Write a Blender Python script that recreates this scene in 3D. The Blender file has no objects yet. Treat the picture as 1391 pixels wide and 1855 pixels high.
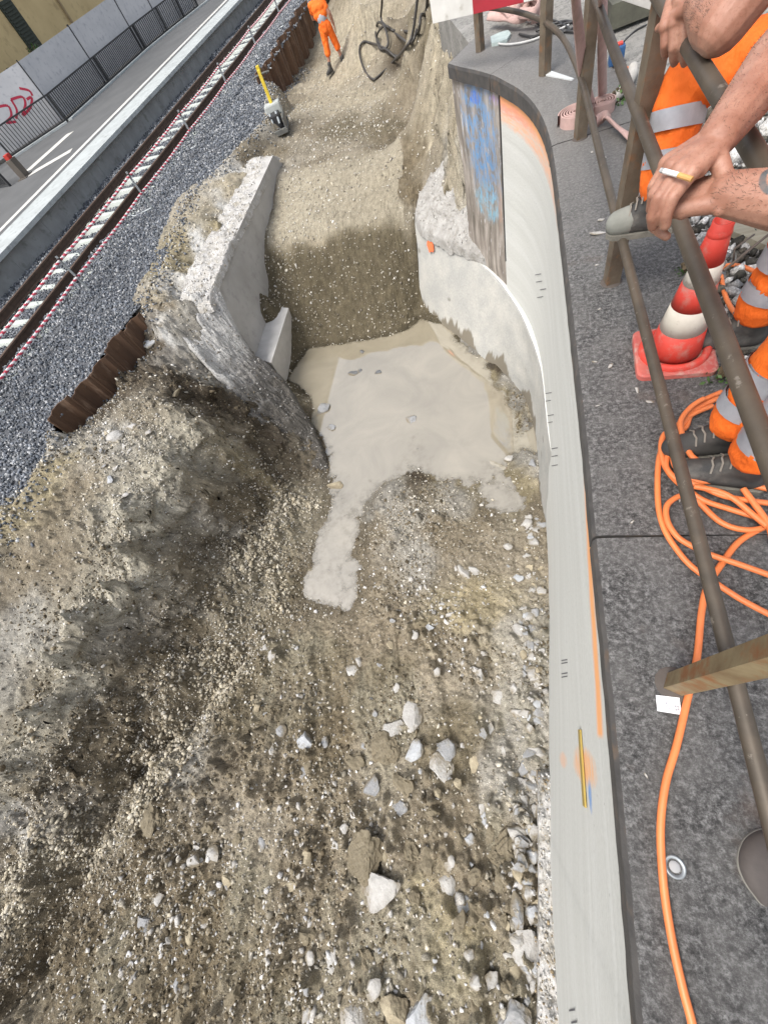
import bpy, bmesh, math, random
import numpy as np
from mathutils import Vector, Matrix
random.seed(7)
C = bpy.context.scene
COL = C.collection
R = math.radians
# ---------------------------------------------------------------- camera
IW, IH, FPX, CAMH = 1391.0, 1855.0, 715.0, 1.65
_dn = np.array([950-IW/2, -(1320-IH/2), -FPX]); _dn /= np.linalg.norm(_dn)
_fy = np.array([888-IW/2, -(-470-IH/2), -FPX]); _fy -= _fy.dot(_dn)*_dn; _fy /= np.linalg.norm(_fy)
_rx = np.cross(_fy, -_dn)
RM = np.array([_rx, _fy, -_dn])            # world = RM @ camera
cam_d = bpy.data.cameras.new('camera'); cam = bpy.data.objects.new('camera', cam_d); COL.objects.link(cam)
cam.matrix_world = Matrix.Translation((0, 0, CAMH)) @ Matrix([list(r) for r in RM]).to_4x4()
cam_d.sensor_fit = 'AUTO'; cam_d.sensor_width = 36.0; cam_d.lens = 36.0*FPX/IH
cam_d.clip_start = 0.02; cam_d.clip_end = 2000
C.camera = cam
C.render.resolution_x = 767; C.render.resolution_y = 1024
# ---------------------------------------------------------------- sky, sun, exposure
SUN_EL, SUN_AZ = 60, 218                    # overcast: a weak wide sun
w = bpy.data.worlds.new('World'); C.world = w; w.use_nodes = True
nt = w.node_tree; bg = nt.nodes['Background']
sky = nt.nodes.new('ShaderNodeTexSky'); sky.sky_type = 'NISHITA'; sky.sun_disc = False
sky.sun_elevation = R(SUN_EL); sky.sun_rotation = R(SUN_AZ); sky.air_density = 1.0; sky.dust_density = 4.0; sky.ozone_density = 1.0
hs = nt.nodes.new('ShaderNodeHueSaturation'); hs.inputs['Saturation'].default_value = 0.45
nt.links.new(sky.outputs[0], hs.inputs['Color']); nt.links.new(hs.outputs[0], bg.inputs[0])
bg.inputs[1].default_value = 0.15
sd = bpy.data.lights.new('sun', 'SUN'); sd.energy = 1.7; sd.angle = R(26); sd.color = (1.0, 0.96, 0.90)
so = bpy.data.objects.new('sun', sd); COL.objects.link(so)
_a = R(SUN_AZ); _e = R(SUN_EL)
_sv = Vector((math.sin(_a)*math.cos(_e), math.cos(_a)*math.cos(_e), math.sin(_e)))
so.rotation_euler = _sv.to_track_quat('Z', 'Y').to_euler()
C.view_settings.view_transform = 'Standard'; C.view_settings.look = 'None'
C.view_settings.exposure = 0.85; C.view_settings.gamma = 1.0
# ---------------------------------------------------------------- helpers
def at(u, v, z):
    r = RM @ np.array([u-IW/2, -(v-IH/2), -FPX]); t = (z-CAMH)/r[2]
    return Vector((t*r[0], t*r[1], z))
def tag(o, label=None, cat=None, group=None, kind=None):
    if label: o['label'] = label
    if cat: o['category'] = cat
    if group: o['group'] = group
    if kind: o['kind'] = kind
    return o
def empty(name, loc=(0,0,0), rz=0.0):
    o = bpy.data.objects.new(name, None); COL.objects.link(o); o.location = loc; o.rotation_euler = (0,0,rz)
    o.empty_display_size = 0.1
    return o
def link(name, me, mat=None, parent=None, smooth=False):
    o = bpy.data.objects.new(name, me); COL.objects.link(o)
    if mat is not None:
        for m in (mat if isinstance(mat, (list, tuple)) else [mat]): me.materials.append(m)
    if parent is not None: o.parent = parent
    if smooth: me.polygons.foreach_set('use_smooth', [True]*len(me.polygons))
    return o
class MB:
    def __init__(s): s.v = []; s.f = []; s.m = []; s.mi = 0; s.uv = {}
    def add(s, vs, fs):
        b = len(s.v); s.v += [tuple(q) for q in vs]; s.f += [tuple(i+b for i in f) for f in fs]; s.m += [s.mi]*len(fs); return b
    def box(s, c, d, M=None, bev=0.0):
        cx, cy, cz = c; x, y, z = d[0]/2, d[1]/2, d[2]/2
        if bev > 0:
            bm = bmesh.new(); bmesh.ops.create_cube(bm, size=1.0)
            for q in bm.verts: q.co = Vector((q.co.x*2*x, q.co.y*2*y, q.co.z*2*z))
            bmesh.ops.bevel(bm, geom=bm.edges[:], offset=bev, segments=2, affect='EDGES', profile=0.6)
            bm.verts.ensure_lookup_table()
            vs = [q.co.copy() for q in bm.verts]; fs = [[q.index for q in f.verts] for f in bm.faces]; bm.free()
        else:
            vs = [Vector((i, j, k)) for i in (-x, x) for j in (-y, y) for k in (-z, z)]
            fs = [(0,1,3,2),(4,6,7,5),(0,4,5,1),(2,3,7,6),(0,2,6,4),(1,5,7,3)]
        if M is not None: vs = [M @ q for q in vs]
        s.add([q + Vector(c) for q in vs], fs); return s
    def tube(s, pts, r, n=8, cap=True, ell=None):
        pts = [Vector(p) for p in pts]; rs = r if isinstance(r, (list, tuple)) else [r]*len(pts)
        rings = []; up = Vector((0,0,1)); prev = None
        for i, p in enumerate(pts):
            d = (pts[min(i+1, len(pts)-1)] - pts[max(i-1, 0)]); d = d.normalized() if d.length > 1e-9 else Vector((0,0,1))
            if prev is None:
                a = up.cross(d); a = a.normalized() if a.length > 0.05 else Vector((1,0,0)).cross(d).normalized()
            else:
                a = prev - d*prev.dot(d); a.normalize()
            prev = a; b = d.cross(a)
            e = ell if ell else (1, 1)
            rings.append([p + (a*math.cos(2*math.pi*k/n)*e[0] + b*math.sin(2*math.pi*k/n)*e[1])*rs[i] for k in range(n)])
        vs = [q for g in rings for q in g]; fs = []
        for i in range(len(pts)-1):
            for k in range(n): fs.append((i*n+k, i*n+(k+1)%n, (i+1)*n+(k+1)%n, (i+1)*n+k))
        if cap: fs += [tuple(range(n-1, -1, -1)), tuple((len(pts)-1)*n+k for k in range(n))]
        s.add(vs, fs); return s
    def prism(s, poly, z0, z1):
        n = len(poly); vs = [(p[0], p[1], z0) for p in poly] + [(p[0], p[1], z1) for p in poly]
        s.add(vs, [tuple(range(n-1,-1,-1)), tuple(range(n, 2*n))] + [(i, (i+1)%n, n+(i+1)%n, n+i) for i in range(n)]); return s
    def lathe(s, prof, c=(0,0,0), n=24, M=None):
        vs = []; fs = []
        for (r, z) in prof:
            for k in range(n):
                q = Vector((r*math.cos(2*math.pi*k/n), r*math.sin(2*math.pi*k/n), z))
                if M is not None: q = M @ q
                vs.append(q + Vector(c))
        for i in range(len(prof)-1):
            for k in range(n): fs.append((i*n+k, i*n+(k+1)%n, (i+1)*n+(k+1)%n, (i+1)*n+k))
        s.add(vs, fs); return s
    def mesh(s, name='m'):
        me = bpy.data.meshes.new(name); me.from_pydata([tuple(q) for q in s.v], [], s.f)
        if any(s.m): me.polygons.foreach_set('material_index', s.m)
        bm = bmesh.new(); bm.from_mesh(me); bmesh.ops.recalc_face_normals(bm, faces=bm.faces[:]); bm.to_mesh(me); bm.free()
        me.update(); return me
    def build(s, name, mat, parent=None, smooth=False): return link(name, s.mesh(name), mat, parent, smooth)
def autosmooth(o, ang=35):
    o.data.polygons.foreach_set('use_smooth', [True]*len(o.data.polygons))
    bm = bmesh.new(); bm.from_mesh(o.data)
    for e in bm.edges:
        if len(e.link_faces) == 2 and e.calc_face_angle(0) > R(ang): e.smooth = False
    bm.to_mesh(o.data); bm.free(); return o
def spline(pts, n=8, closed=False):
    P = [Vector(p) for p in pts]; out = []; L = len(P)
    g = (lambda i: P[i % L]) if closed else (lambda i: P[max(0, min(L-1, i))])
    for i in range(L if closed else L-1):
        p0, p1, p2, p3 = g(i-1), g(i), g(i+1), g(i+2)
        for k in range(n):
            t = k/n
            out.append(0.5*((2*p1) + (p2-p0)*t + (2*p0-5*p1+4*p2-p3)*t*t + (3*p1-p0-3*p2+p3)*t**3))
    if not closed: out.append(P[-1])
    return out
# vectorised value noise
def _hash(ix, iy, seed):
    h = (ix.astype(np.int64)*374761393 + iy.astype(np.int64)*668265263 + seed*69069) & 0xffffffff
    h = ((h ^ (h >> 13))*1274126177) & 0xffffffff
    return ((h ^ (h >> 16)) & 0xffff)/65535.0
def vnoise(x, y, seed=0):
    ix = np.floor(x); iy = np.floor(y); fx = x-ix; fy = y-iy; fx = fx*fx*(3-2*fx); fy = fy*fy*(3-2*fy)
    a = _hash(ix, iy, seed); b = _hash(ix+1, iy, seed); c = _hash(ix, iy+1, seed); d = _hash(ix+1, iy+1, seed)
    return (a*(1-fx)+b*fx)*(1-fy) + (c*(1-fx)+d*fx)*fy
def fbm(x, y, sc, oc=4, seed=0, g=0.5):
    s = 0; a = 1; t = 0
    for o in range(oc):
        s = s + a*(vnoise(x*sc*2**o+17.3*o, y*sc*2**o-9.1*o, seed+o)-0.5); t += a; a *= g
    return s/t*2
def cells(x, y, sc, seed=0):          # worley F1 and id
    x = x*sc; y = y*sc; ix = np.floor(x); iy = np.floor(y); best = np.full(x.shape, 9.0); bid = np.zeros(x.shape)
    for dx in (-1, 0, 1):
        for dy in (-1, 0, 1):
            cx = ix+dx; cy = iy+dy; px_ = cx+_hash(cx, cy, seed); py_ = cy+_hash(cx, cy, seed+5)
            d = (px_-x)**2+(py_-y)**2; m = d < best; best = np.where(m, d, best); bid = np.where(m, _hash(cx, cy, seed+9), bid)
    return np.sqrt(best), bid
# ---------------------------------------------------------------- materials
def nodes(m):
    m.use_nodes = True; t = m.node_tree; return t, t.nodes['Principled BSDF']
def N(t, ty, **k):
    n = t.nodes.new(ty)
    for a, b in k.items():
        if a in n.inputs.keys() if isinstance(a, str) else False: n.inputs[a].default_value = b
        else: setattr(n, a, b)
    return n
def ramp(t, src, stops):
    r = t.nodes.new('ShaderNodeValToRGB'); e = r.color_ramp.elements
    while len(e) < len(stops): e.new(0.5)
    for i, (p, c) in enumerate(stops): e[i].position = p; e[i].color = (*c, 1) if len(c) == 3 else c
    t.links.new(src, r.inputs[0]); return r
def noise(t, sc, det=5, rough=0.55, vec=None, dist=0.0):
    n = t.nodes.new('ShaderNodeTexNoise'); n.inputs['Scale'].default_value = sc; n.inputs['Detail'].default_value = det
    n.inputs['Roughness'].default_value = rough; n.inputs['Distortion'].default_value = dist
    if vec is not None: t.links.new(vec, n.inputs['Vector'])
    return n
def coords(t, scale=(1,1,1), kind='Object'):
    c = t.nodes.new('ShaderNodeTexCoord'); mp = t.nodes.new('ShaderNodeMapping'); mp.inputs['Scale'].default_value = scale
    t.links.new(c.outputs[kind], mp.inputs[0]); return mp.outputs[0]
def mix(t, fac, a, b, mode='MIX'):
    m = t.nodes.new('ShaderNodeMix'); m.data_type = 'RGBA'; m.blend_type = mode
    for s, v in ((m.inputs[0], fac), (m.inputs[6], a), (m.inputs[7], b)):
        if hasattr(v, 'links') or hasattr(v, 'is_linked'): t.links.new(v, s)
        elif isinstance(v, (int, float)): s.default_value = v
        else: s.default_value = (*v, 1)
    return m.outputs[2]
def bump(t, b, src, st=0.5, d=0.01, prev=None):
    n = t.nodes.new('ShaderNodeBump'); n.inputs['Strength'].default_value = st; n.inputs['Distance'].default_value = d
    t.links.new(src, n.inputs['Height'])
    if prev is not None: t.links.new(prev, n.inputs['Normal'])
    t.links.new(n.outputs[0], b.inputs['Normal']); return n.outputs[0]
def mat(name, c1, c2=None, sc=8, rough=0.8, bst=0.3, bsc=40, bd=0.005, metal=0.0, scale=(1,1,1), c3=None, sc3=30, spec=0.5, lo=0.35, hi=0.65, f3=(0.55, 0.7)):
    m = bpy.data.materials.new(name); t, b = nodes(m); v = coords(t, scale)
    c2 = c2 or tuple(q*0.8 for q in c1)
    r = ramp(t, noise(t, sc, 6, 0.6, v).outputs[0], [(lo, c1), (hi, c2)]).outputs[0]
    if c3:
        f = ramp(t, noise(t, sc3, 5, 0.65, v).outputs[0], [(f3[0], (0,0,0)), (f3[1], (1,1,1))]).outputs[0]
        r = mix(t, f, r, c3)
    t.links.new(r, b.inputs['Base Color']); b.inputs['Roughness'].default_value = rough; b.inputs['Metallic'].default_value = metal
    b.inputs['Specular IOR Level'].default_value = spec
    if bst: bump(t, b, noise(t, bsc, 5, 0.6, v).outputs[0], bst, bd)
    return m
def attrmat(name, attr, rough=0.95, n1=60, n2=9, bst=0.6, bd=0.01, spec=0.25, speck=None):
    m = bpy.data.materials.new(name); t, b = nodes(m); v = coords(t)
    a = t.nodes.new('ShaderNodeAttribute'); a.attribute_name = attr
    f = ramp(t, noise(t, n1, 6, 0.7, v).outputs[0], [(0.32, (0.45,0.44,0.43)), (0.5, (0.95,0.95,0.95)), (0.70, (1.75,1.75,1.72))]).outputs[0]
    c = mix(t, 1.0, a.outputs['Color'], f, 'MULTIPLY')
    f2 = ramp(t, noise(t, n2, 4, 0.6, v).outputs[0], [(0.3, (0.8,0.78,0.76)), (0.7, (1.2,1.2,1.2))]).outputs[0]
    c = mix(t, 1.0, c, f2, 'MULTIPLY')
    if speck:
        vo = t.nodes.new('ShaderNodeTexVoronoi'); vo.inputs['Scale'].default_value = speck; t.links.new(v, vo.inputs['Vector'])
        g = ramp(t, vo.outputs['Distance'], [(0.10, (1,1,1)), (0.22, (0,0,0))]).outputs[0]
        k = ramp(t, noise(t, speck*0.2, 3, 0.6, v).outputs[0], [(0.46, (0,0,0)), (0.60, (0.75,0.75,0.75))]).outputs[0]
        c = mix(t, mix(t, 1.0, g, k, 'MULTIPLY'), c, (0.40,0.37,0.31))
        vo = t.nodes.new('ShaderNodeTexVoronoi'); vo.inputs['Scale'].default_value = speck*2.7; t.links.new(v, vo.inputs['Vector'])
        g = ramp(t, vo.outputs['Distance'], [(0.14, (1,1,1)), (0.26, (0,0,0))]).outputs[0]; k = ramp(t, vo.outputs['Color'], [(0.55, (0,0,0)), (0.6, (0.7,0.7,0.7))]).outputs[0]
        c = mix(t, mix(t, 1.0, g, k, 'MULTIPLY'), c, (0.33,0.30,0.25))
    t.links.new(c, b.inputs['Base Color']); b.inputs['Roughness'].default_value = rough; b.inputs['Specular IOR Level'].default_value = spec
    p = bump(t, b, noise(t, 120, 6, 0.7, v).outputs[0], bst, bd*0.5)
    bump(t, b, noise(t, 25, 6, 0.65, v).outputs[0], bst*0.8, bd*1.5, p)
    return m
def setattr_color(me, name, rgb):
    a = me.color_attributes.new(name, 'FLOAT_COLOR', 'POINT')
    d = np.ones((len(me.vertices), 4), np.float32); d[:, :3] = rgb; a.data.foreach_set('color', d.ravel())
def npmesh(name, V, F):               # V (n,3), F (m,k) numpy, k 3 or 4
    me = bpy.data.meshes.new(name); k = F.shape[1]
    me.vertices.add(len(V)); me.vertices.foreach_set('co', V.astype(np.float32).ravel())
    me.loops.add(F.size); me.loops.foreach_set('vertex_index', F.astype(np.int32).ravel())
    me.polygons.add(len(F)); me.polygons.foreach_set('loop_start', np.arange(0, F.size, k, dtype=np.int32))
    me.polygons.foreach_set('loop_total', np.full(len(F), k, np.int32))
    me.update(calc_edges=True); me.validate(); return me
# ================================================================ terrain (control points: picture position on the ground -> height, soil kind)
SOIL = {'d': (0.112,0.090,0.058), 'm': (0.165,0.138,0.098), 'p': (0.27,0.235,0.172), 'w': (0.42,0.41,0.385), 'g': (0.118,0.099,0.066),
        'k': (0.062,0.049,0.034), 'y': (0.225,0.190,0.120), 'q': (0.24,0.225,0.195)}
CP = """510 645 -3.5 g;555 633 -3.5 g;600 625 -3.5 g;650 617 -3.5 g;690 610 -3.5 g;740 596 -3.5 g;775 583 -3.5 g;800 590 -3.52 q
828 606 -3.46 q;862 630 -3.46 q;893 657 -3.45 k;917 684 -3.44 q;937 716 -3.44 q;955 768 -3.44 q;964 825 -3.46 q;975 850 -3.4 q;880 680 -3.54 y;905 720 -3.54 y;925 770 -3.54 y;960 940 -3.48 m;880 932 -3.48 m;830 893 -3.46 q;760 868 -3.47 k;700 885 -3.46 q
690 925 -3.44 q;672 955 -3.46 m;648 1000 -3.48 m;668 1060 -3.48 m;640 1110 -3.48 m;590 1108 -3.48 m;548 1095 -3.48 m;532 1062 -3.47 g;560 975 -3.48 g;585 905 -3.48 g
640 700 -3.60 y;720 700 -3.60 y;820 700 -3.65 y;700 800 -3.58 y;850 800 -3.60 y;900 780 -3.6 y;640 830 -3.58 y;620 930 -3.525 m;600 1040 -3.52 m;620 1070 -3.525 m;640 960 -3.525 m;580 1000 -3.53 m;900 905 -3.54 y;935 915 -3.53 y;800 852 -3.56 y;705 858 -3.56 y;650 895 -3.545 m;625 985 -3.54 m;575 1085 -3.53 m;630 1090 -3.54 m;640 1030 -3.535 m;600 1000 -3.535 m;570 1040 -3.53 m;560 700 -3.6 y;780 640 -3.6 y;920 880 -3.515 y;850 860 -3.53 y;745 760 -3.55 y;750 815 -3.515 q
470 445 -1.95 g;540 440 -1.98 g;620 415 -2.0 g;700 392 -2.0 g;745 385 -2.0 g;490 540 -2.75 g;600 520 -2.75 g;700 500 -2.75 g;735 500 -2.85 g;738 440 -2.45 g;560 590 -3.2 g;700 570 -3.25 g;755 560 -3.42 g
480 360 -1.7 m;480 290 -1.52 d;540 380 -1.85 p;560 420 -1.93 p;600 350 -1.82 m;600 290 -1.62 m;700 300 -1.7 m;690 350 -1.85 d;620 380 -1.93 d;740 330 -1.82 d;750 290 -1.72 d;500 245 -1.5 m;540 240 -1.6 m;620 230 -1.72 g;700 230 -1.8 g;750 240 -1.8 d;520 400 -1.85 p
560 190 -1.8 p;640 180 -1.88 p;700 170 -1.9 p;740 160 -1.9 p;650 130 -2.0 p;612 120 -2.12 p;550 120 -2.05 m;520 155 -1.95 m;500 200 -1.75 m;600 150 -2.0 p;700 110 -2.0 p;560 60 -2.3 m;640 60 -2.1 p;600 30 -2.3 p;740 130 -1.85 m
650 30 -1.5 p;650 5 -0.9 p;700 25 -1.1 m;740 20 -0.7 g;770 50 -0.8 g;760 90 -1.45 k;720 80 -1.8 m;740 100 -1.75 k;600 2 -1.6 m
830 100 -0.15 p;815 70 -0.25 p;800 110 -0.5 p;800 150 -0.75 p;815 160 -0.6 p;830 200 -0.85 p;838 260 -1.15 p;850 330 -1.5 w;815 280 -1.35 p;800 320 -1.65 q;785 330 -1.85 m;770 150 -1.2 m;780 60 -0.45 m;775 190 -1.75 k;780 215 -1.8 k;770 240 -1.85 k;795 215 -1.15 m;790 265 -1.6 p;755 180 -1.75 m;745 200 -1.82 m;800 20 -0.15 p;790 0 -0.1 p;820 130 -0.45 p
440 310 -1.22 p;480 230 -1.25 q;420 330 -1.18 p;370 380 -1.16 p;400 400 -1.2 y;400 450 -1.28 p;330 440 -1.16 y;350 490 -1.22 y;300 480 -1.17 y;300 530 -1.18 p;345 540 -1.3 q;465 170 -1.3 g;470 215 -1.2 g;530 60 -1.9 g;500 120 -1.7 g
474 447 -1.98 g;475 480 -2.16 g;476 510 -2.36 g;478 545 -2.56 g;478 400 -1.82 g;482 360 -1.69 m;440 620 -2.65 w;505 690 -3.4 q;560 770 -3.5 d;600 855 -3.5 k;300 600 -1.35 w;340 620 -1.65 q;420 700 -2.4 q;500 800 -2.95 k;550 880 -3.4 k
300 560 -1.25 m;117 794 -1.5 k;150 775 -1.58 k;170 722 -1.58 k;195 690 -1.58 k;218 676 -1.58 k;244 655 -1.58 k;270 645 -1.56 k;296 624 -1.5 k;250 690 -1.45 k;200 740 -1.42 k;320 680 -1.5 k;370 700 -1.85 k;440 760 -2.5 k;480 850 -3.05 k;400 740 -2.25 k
120 812 -1.34 q;100 850 -1.2 y;50 900 -1.2 y;20 960 -1.2 y;-60 1030 -1.2 y;200 790 -1.3 q;230 820 -1.35 q;250 760 -1.3 m;330 730 -1.4 m;150 900 -1.34 m;60 1000 -1.36 m;0 1060 -1.4 m;100 1020 -1.5 m;0 1160 -1.6 q;50 1130 -1.62 q;-100 1250 -1.6 q;170 950 -1.42 m
350 745 -1.5 p;310 835 -1.5 p;240 930 -1.5 p;215 985 -1.47 p;190 1050 -1.52 p;145 1120 -1.6 p;110 1190 -1.68 p;65 1290 -1.8 p;0 1400 -2.0 p;-80 1500 -2.2 p
385 780 -2.0 m;420 830 -2.3 y;375 850 -2.0 g;340 900 -1.95 m;270 1010 -2.0 d;230 1100 -2.1 g;170 1190 -2.15 g;130 1260 -2.25 d;95 1330 -2.35 d;40 1400 -2.35 g
330 990 -2.35 q;380 960 -2.5 q;300 1080 -2.4 q;330 1120 -2.5 q;260 1160 -2.4 q;230 1240 -2.5 m;200 1310 -2.55 m;300 1200 -2.7 d;410 920 -2.6 d;420 1000 -2.8 k;400 1080 -2.85 d;370 1150 -2.95 d;440 900 -2.85 k
480 920 -3.05 g;500 960 -3.15 g;540 930 -3.4 g;480 1010 -3.15 d;520 1040 -3.38 d;450 1090 -3.15 d;460 1150 -3.22 d;400 1210 -3.15 d;340 1290 -3.1 d;290 1340 -3.08 k;250 1400 -3.1 k;190 1480 -3.12 k
100 1440 -2.5 q;150 1420 -2.62 m;0 1460 -2.3 w;60 1500 -2.55 w;-80 1560 -2.4 q;150 1510 -2.95 m;100 1560 -2.95 d;30 1570 -2.75 m;0 1680 -2.9 m;80 1650 -3.0 d;140 1590 -3.05 d;60 1760 -3.05 d;0 1850 -3.05 m;130 1760 -3.05 d;220 1450 -3.05 d
330 1380 -3.02 q;290 1480 -3.02 d;240 1620 -3.0 d;200 1740 -2.98 d;170 1850 -2.95 d;420 1290 -3.12 g;500 1190 -3.3 g;430 1420 -2.98 m;400 1600 -2.92 d;380 1780 -2.9 d;560 1250 -3.2 g;500 1500 -2.95 m;520 1650 -2.88 m;500 1820 -2.82 g
600 1180 -3.3 g;700 1130 -3.28 m;760 1000 -3.32 q;720 960 -3.38 q;800 960 -3.36 m;850 1000 -3.34 m;920 1010 -3.38 m;960 1000 -3.38 m;850 1110 -3.25 y;900 1100 -3.24 y;700 1250 -3.12 g;820 1200 -3.15 m;950 1150 -3.22 q;700 1400 -2.98 m;820 1350 -3.0 g;950 1300 -3.05 q;700 1560 -2.9 m;850 1520 -2.9 m;960 1450 -2.92 q;650 1700 -2.85 m;800 1700 -2.82 y;950 1650 -2.85 m;700 1850 -2.78 m;850 1850 -2.76 m;960 1850 -2.78 m;620 1320 -3.05 d"""
cps = []
for tok in CP.replace('\n', ';').split(';'):
    a = tok.split()
    if len(a) == 4:
        p = at(float(a[0]), float(a[1]), float(a[2])); cps.append((p.x, p.y, p.z, a[3]))
for q in [(-4.7,6.3,-3.3,'g'),(-4.7,6.8,-2.95,'g'),(-4.75,7.3,-2.5,'g'),(-5.0,6.1,-3.3,'g'),(-5.1,8.3,-1.95,'g'),(-5.1,7.5,-2.25,'g'),(-5.1,7,-2.55,'g'),(-5.1,6.4,-2.95,'g'),(-5.1,9.6,-1.75,'m'),(-5.5,10.3,-1.36,'w'),(-5.5,9,-1.36,'w'),(-5.55,7.6,-1.36,'w'),(-5.55,6.4,-1.38,'w'),(-4,-4.5,-2.8,'d'),(-1,-4.5,-2.7,'m'),(1.5,-4.5,-2.7,'m'),(-8,-4.5,-1.9,'m'),(-12,-3,-1.4,'m'),(-12,4,-1.5,'m'),(-12,12,-1.6,'m'),(-12,25,-1.6,'m'),(-9,20,-1.6,'m'),(-9,10,-1.5,'m'),(-9,5,-1.5,'m'),
          (-7.2,0,-1.22,'m'),(-7.0,-2,-1.55,'q'),(-6.1,.3,-1.34,'q'),(-6.1,-.6,-1.55,'q'),(-6.6,-1.6,-1.75,'q'),(-6.4,-3,-2.3,'m'),(-8.5,2,-1.5,'m'),(-7.4,4,-1.4,'m'),(-7.6,7,-1.4,'m'),(-8.3,14,-1.5,'m'),(-9.2,24,-1.7,'m'),(1.5,2,-3.4,'q'),(1.5,5,-3.6,'q'),(-.15,6.1,-3.6,'q'),(.35,5.2,-3.7,'q'),(-.75,6.75,-3.5,'q'),(-1.35,7.7,-3.2,'q'),(-1.25,8.4,-2.6,'q'),(.4,4,-3.7,'q'),(1.5,0,-3,'q'),(1.2,8,-.6,'q'),(0,11,-.4,'p'),(1,16,-.3,'p'),(1,26,0,'p'),
          (-2,30,0.5,'p'),(-6,30,0.3,'m'),(-10,30,-1.2,'m'),(-4.5,27,0.2,'p'),(-2.5,22,-.1,'m'),(-.8,14,-.2,'p')]: cps.append(q)
PA = np.array([c[:3] for c in cps]); PC = np.array([SOIL[c[3]] for c in cps])
def _rbf(P, vals, lam=0.01):
    n = len(P); D = np.sqrt(((P[:, None]-P[None])**2).sum(-1)); A = np.zeros((n+3, n+3)); A[:n, :n] = D + lam*np.eye(n)*-1
    A[:n, n] = 1; A[:n, n+1:] = P; A[n, :n] = 1; A[n+1:, :n] = P.T
    return np.linalg.solve(A, np.vstack([vals, np.zeros((3, vals.shape[1]))]))
_W = _rbf(PA[:, :2], PA[:, 2:3], 0.02)
def base_z(X, Y):
    x = np.asarray(X, float).ravel(); y = np.asarray(Y, float).ravel(); out = np.empty(len(x)); n = len(PA)
    for i in range(0, len(x), 40000):
        q = np.stack([x[i:i+40000], y[i:i+40000]], 1); D = np.sqrt(((q[:, None]-PA[None, :, :2])**2).sum(-1))
        out[i:i+40000] = D @ _W[:n, 0] + _W[n, 0] + q @ _W[n+1:, 0]
    return out.reshape(np.shape(X))
def base_col(X, Y):
    x = np.asarray(X, float).ravel(); y = np.asarray(Y, float).ravel(); out = np.empty((len(x), 3))
    for i in range(0, len(x), 40000):
        q = np.stack([x[i:i+40000], y[i:i+40000]], 1); D = ((q[:, None]-PA[None, :, :2])**2).sum(-1)+0.004
        wt = D**-2.0; out[i:i+40000] = wt @ PC / wt.sum(1, keepdims=True)
    return out
WATER = -3.5
BZ = -1.16
EY = [-4,0,1.1,1.6,2.6,2.9,3.1,5.6,5.9,6.5,9.5,12.4,15.4,15.72,23.3,34]; EX = [-9.0,-7.3,-6.25,-6.16,-6.12,-6.30,-6.40,-6.02,-5.95,-6.0,-6.55,-5.50,-6.3,-6.70,-6.82,-6.95]
def EDGE(y): return np.interp(y, EY, EX)
CREST = [at(u, v, z) for u, v, z in [(350,740,-1.5),(310,835,-1.5),(240,930,-1.5),(215,985,-1.47),(190,1050,-1.52),(145,1120,-1.6),(110,1190,-1.68),(65,1290,-1.8),(0,1400,-2.0),(-80,1500,-2.2)]]
GROOVE = [at(u, v, z) for u, v, z in [(600,880,-3.5),(545,985,-3.45),(520,1085,-3.4),(430,1190,-3.2),(350,1295,-3.15),(250,1400,-3.1),(185,1500,-3.1),(125,1620,-3.1),(60,1760,-3.1),(-20,1880,-3.1)]]
def crest(X, Y, CREST=CREST):          # signed distance: positive on the trench side
    X = np.asarray(X, float); Y = np.asarray(Y, float); best = np.full(X.shape, 99.0); sg = np.zeros(X.shape)
    for a, b2 in zip(CREST, CREST[1:]):
        dx, dy = b2.x-a.x, b2.y-a.y; t_ = np.clip(((X-a.x)*dx+(Y-a.y)*dy)/(dx*dx+dy*dy), 0, 1); d = np.hypot(X-a.x-t_*dx, Y-a.y-t_*dy)
        s_ = np.sign(dx*(Y-a.y)-dy*(X-a.x)); m = d < best; best = np.where(m, d, best); sg = np.where(m, s_, sg)
    return best*sg
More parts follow.
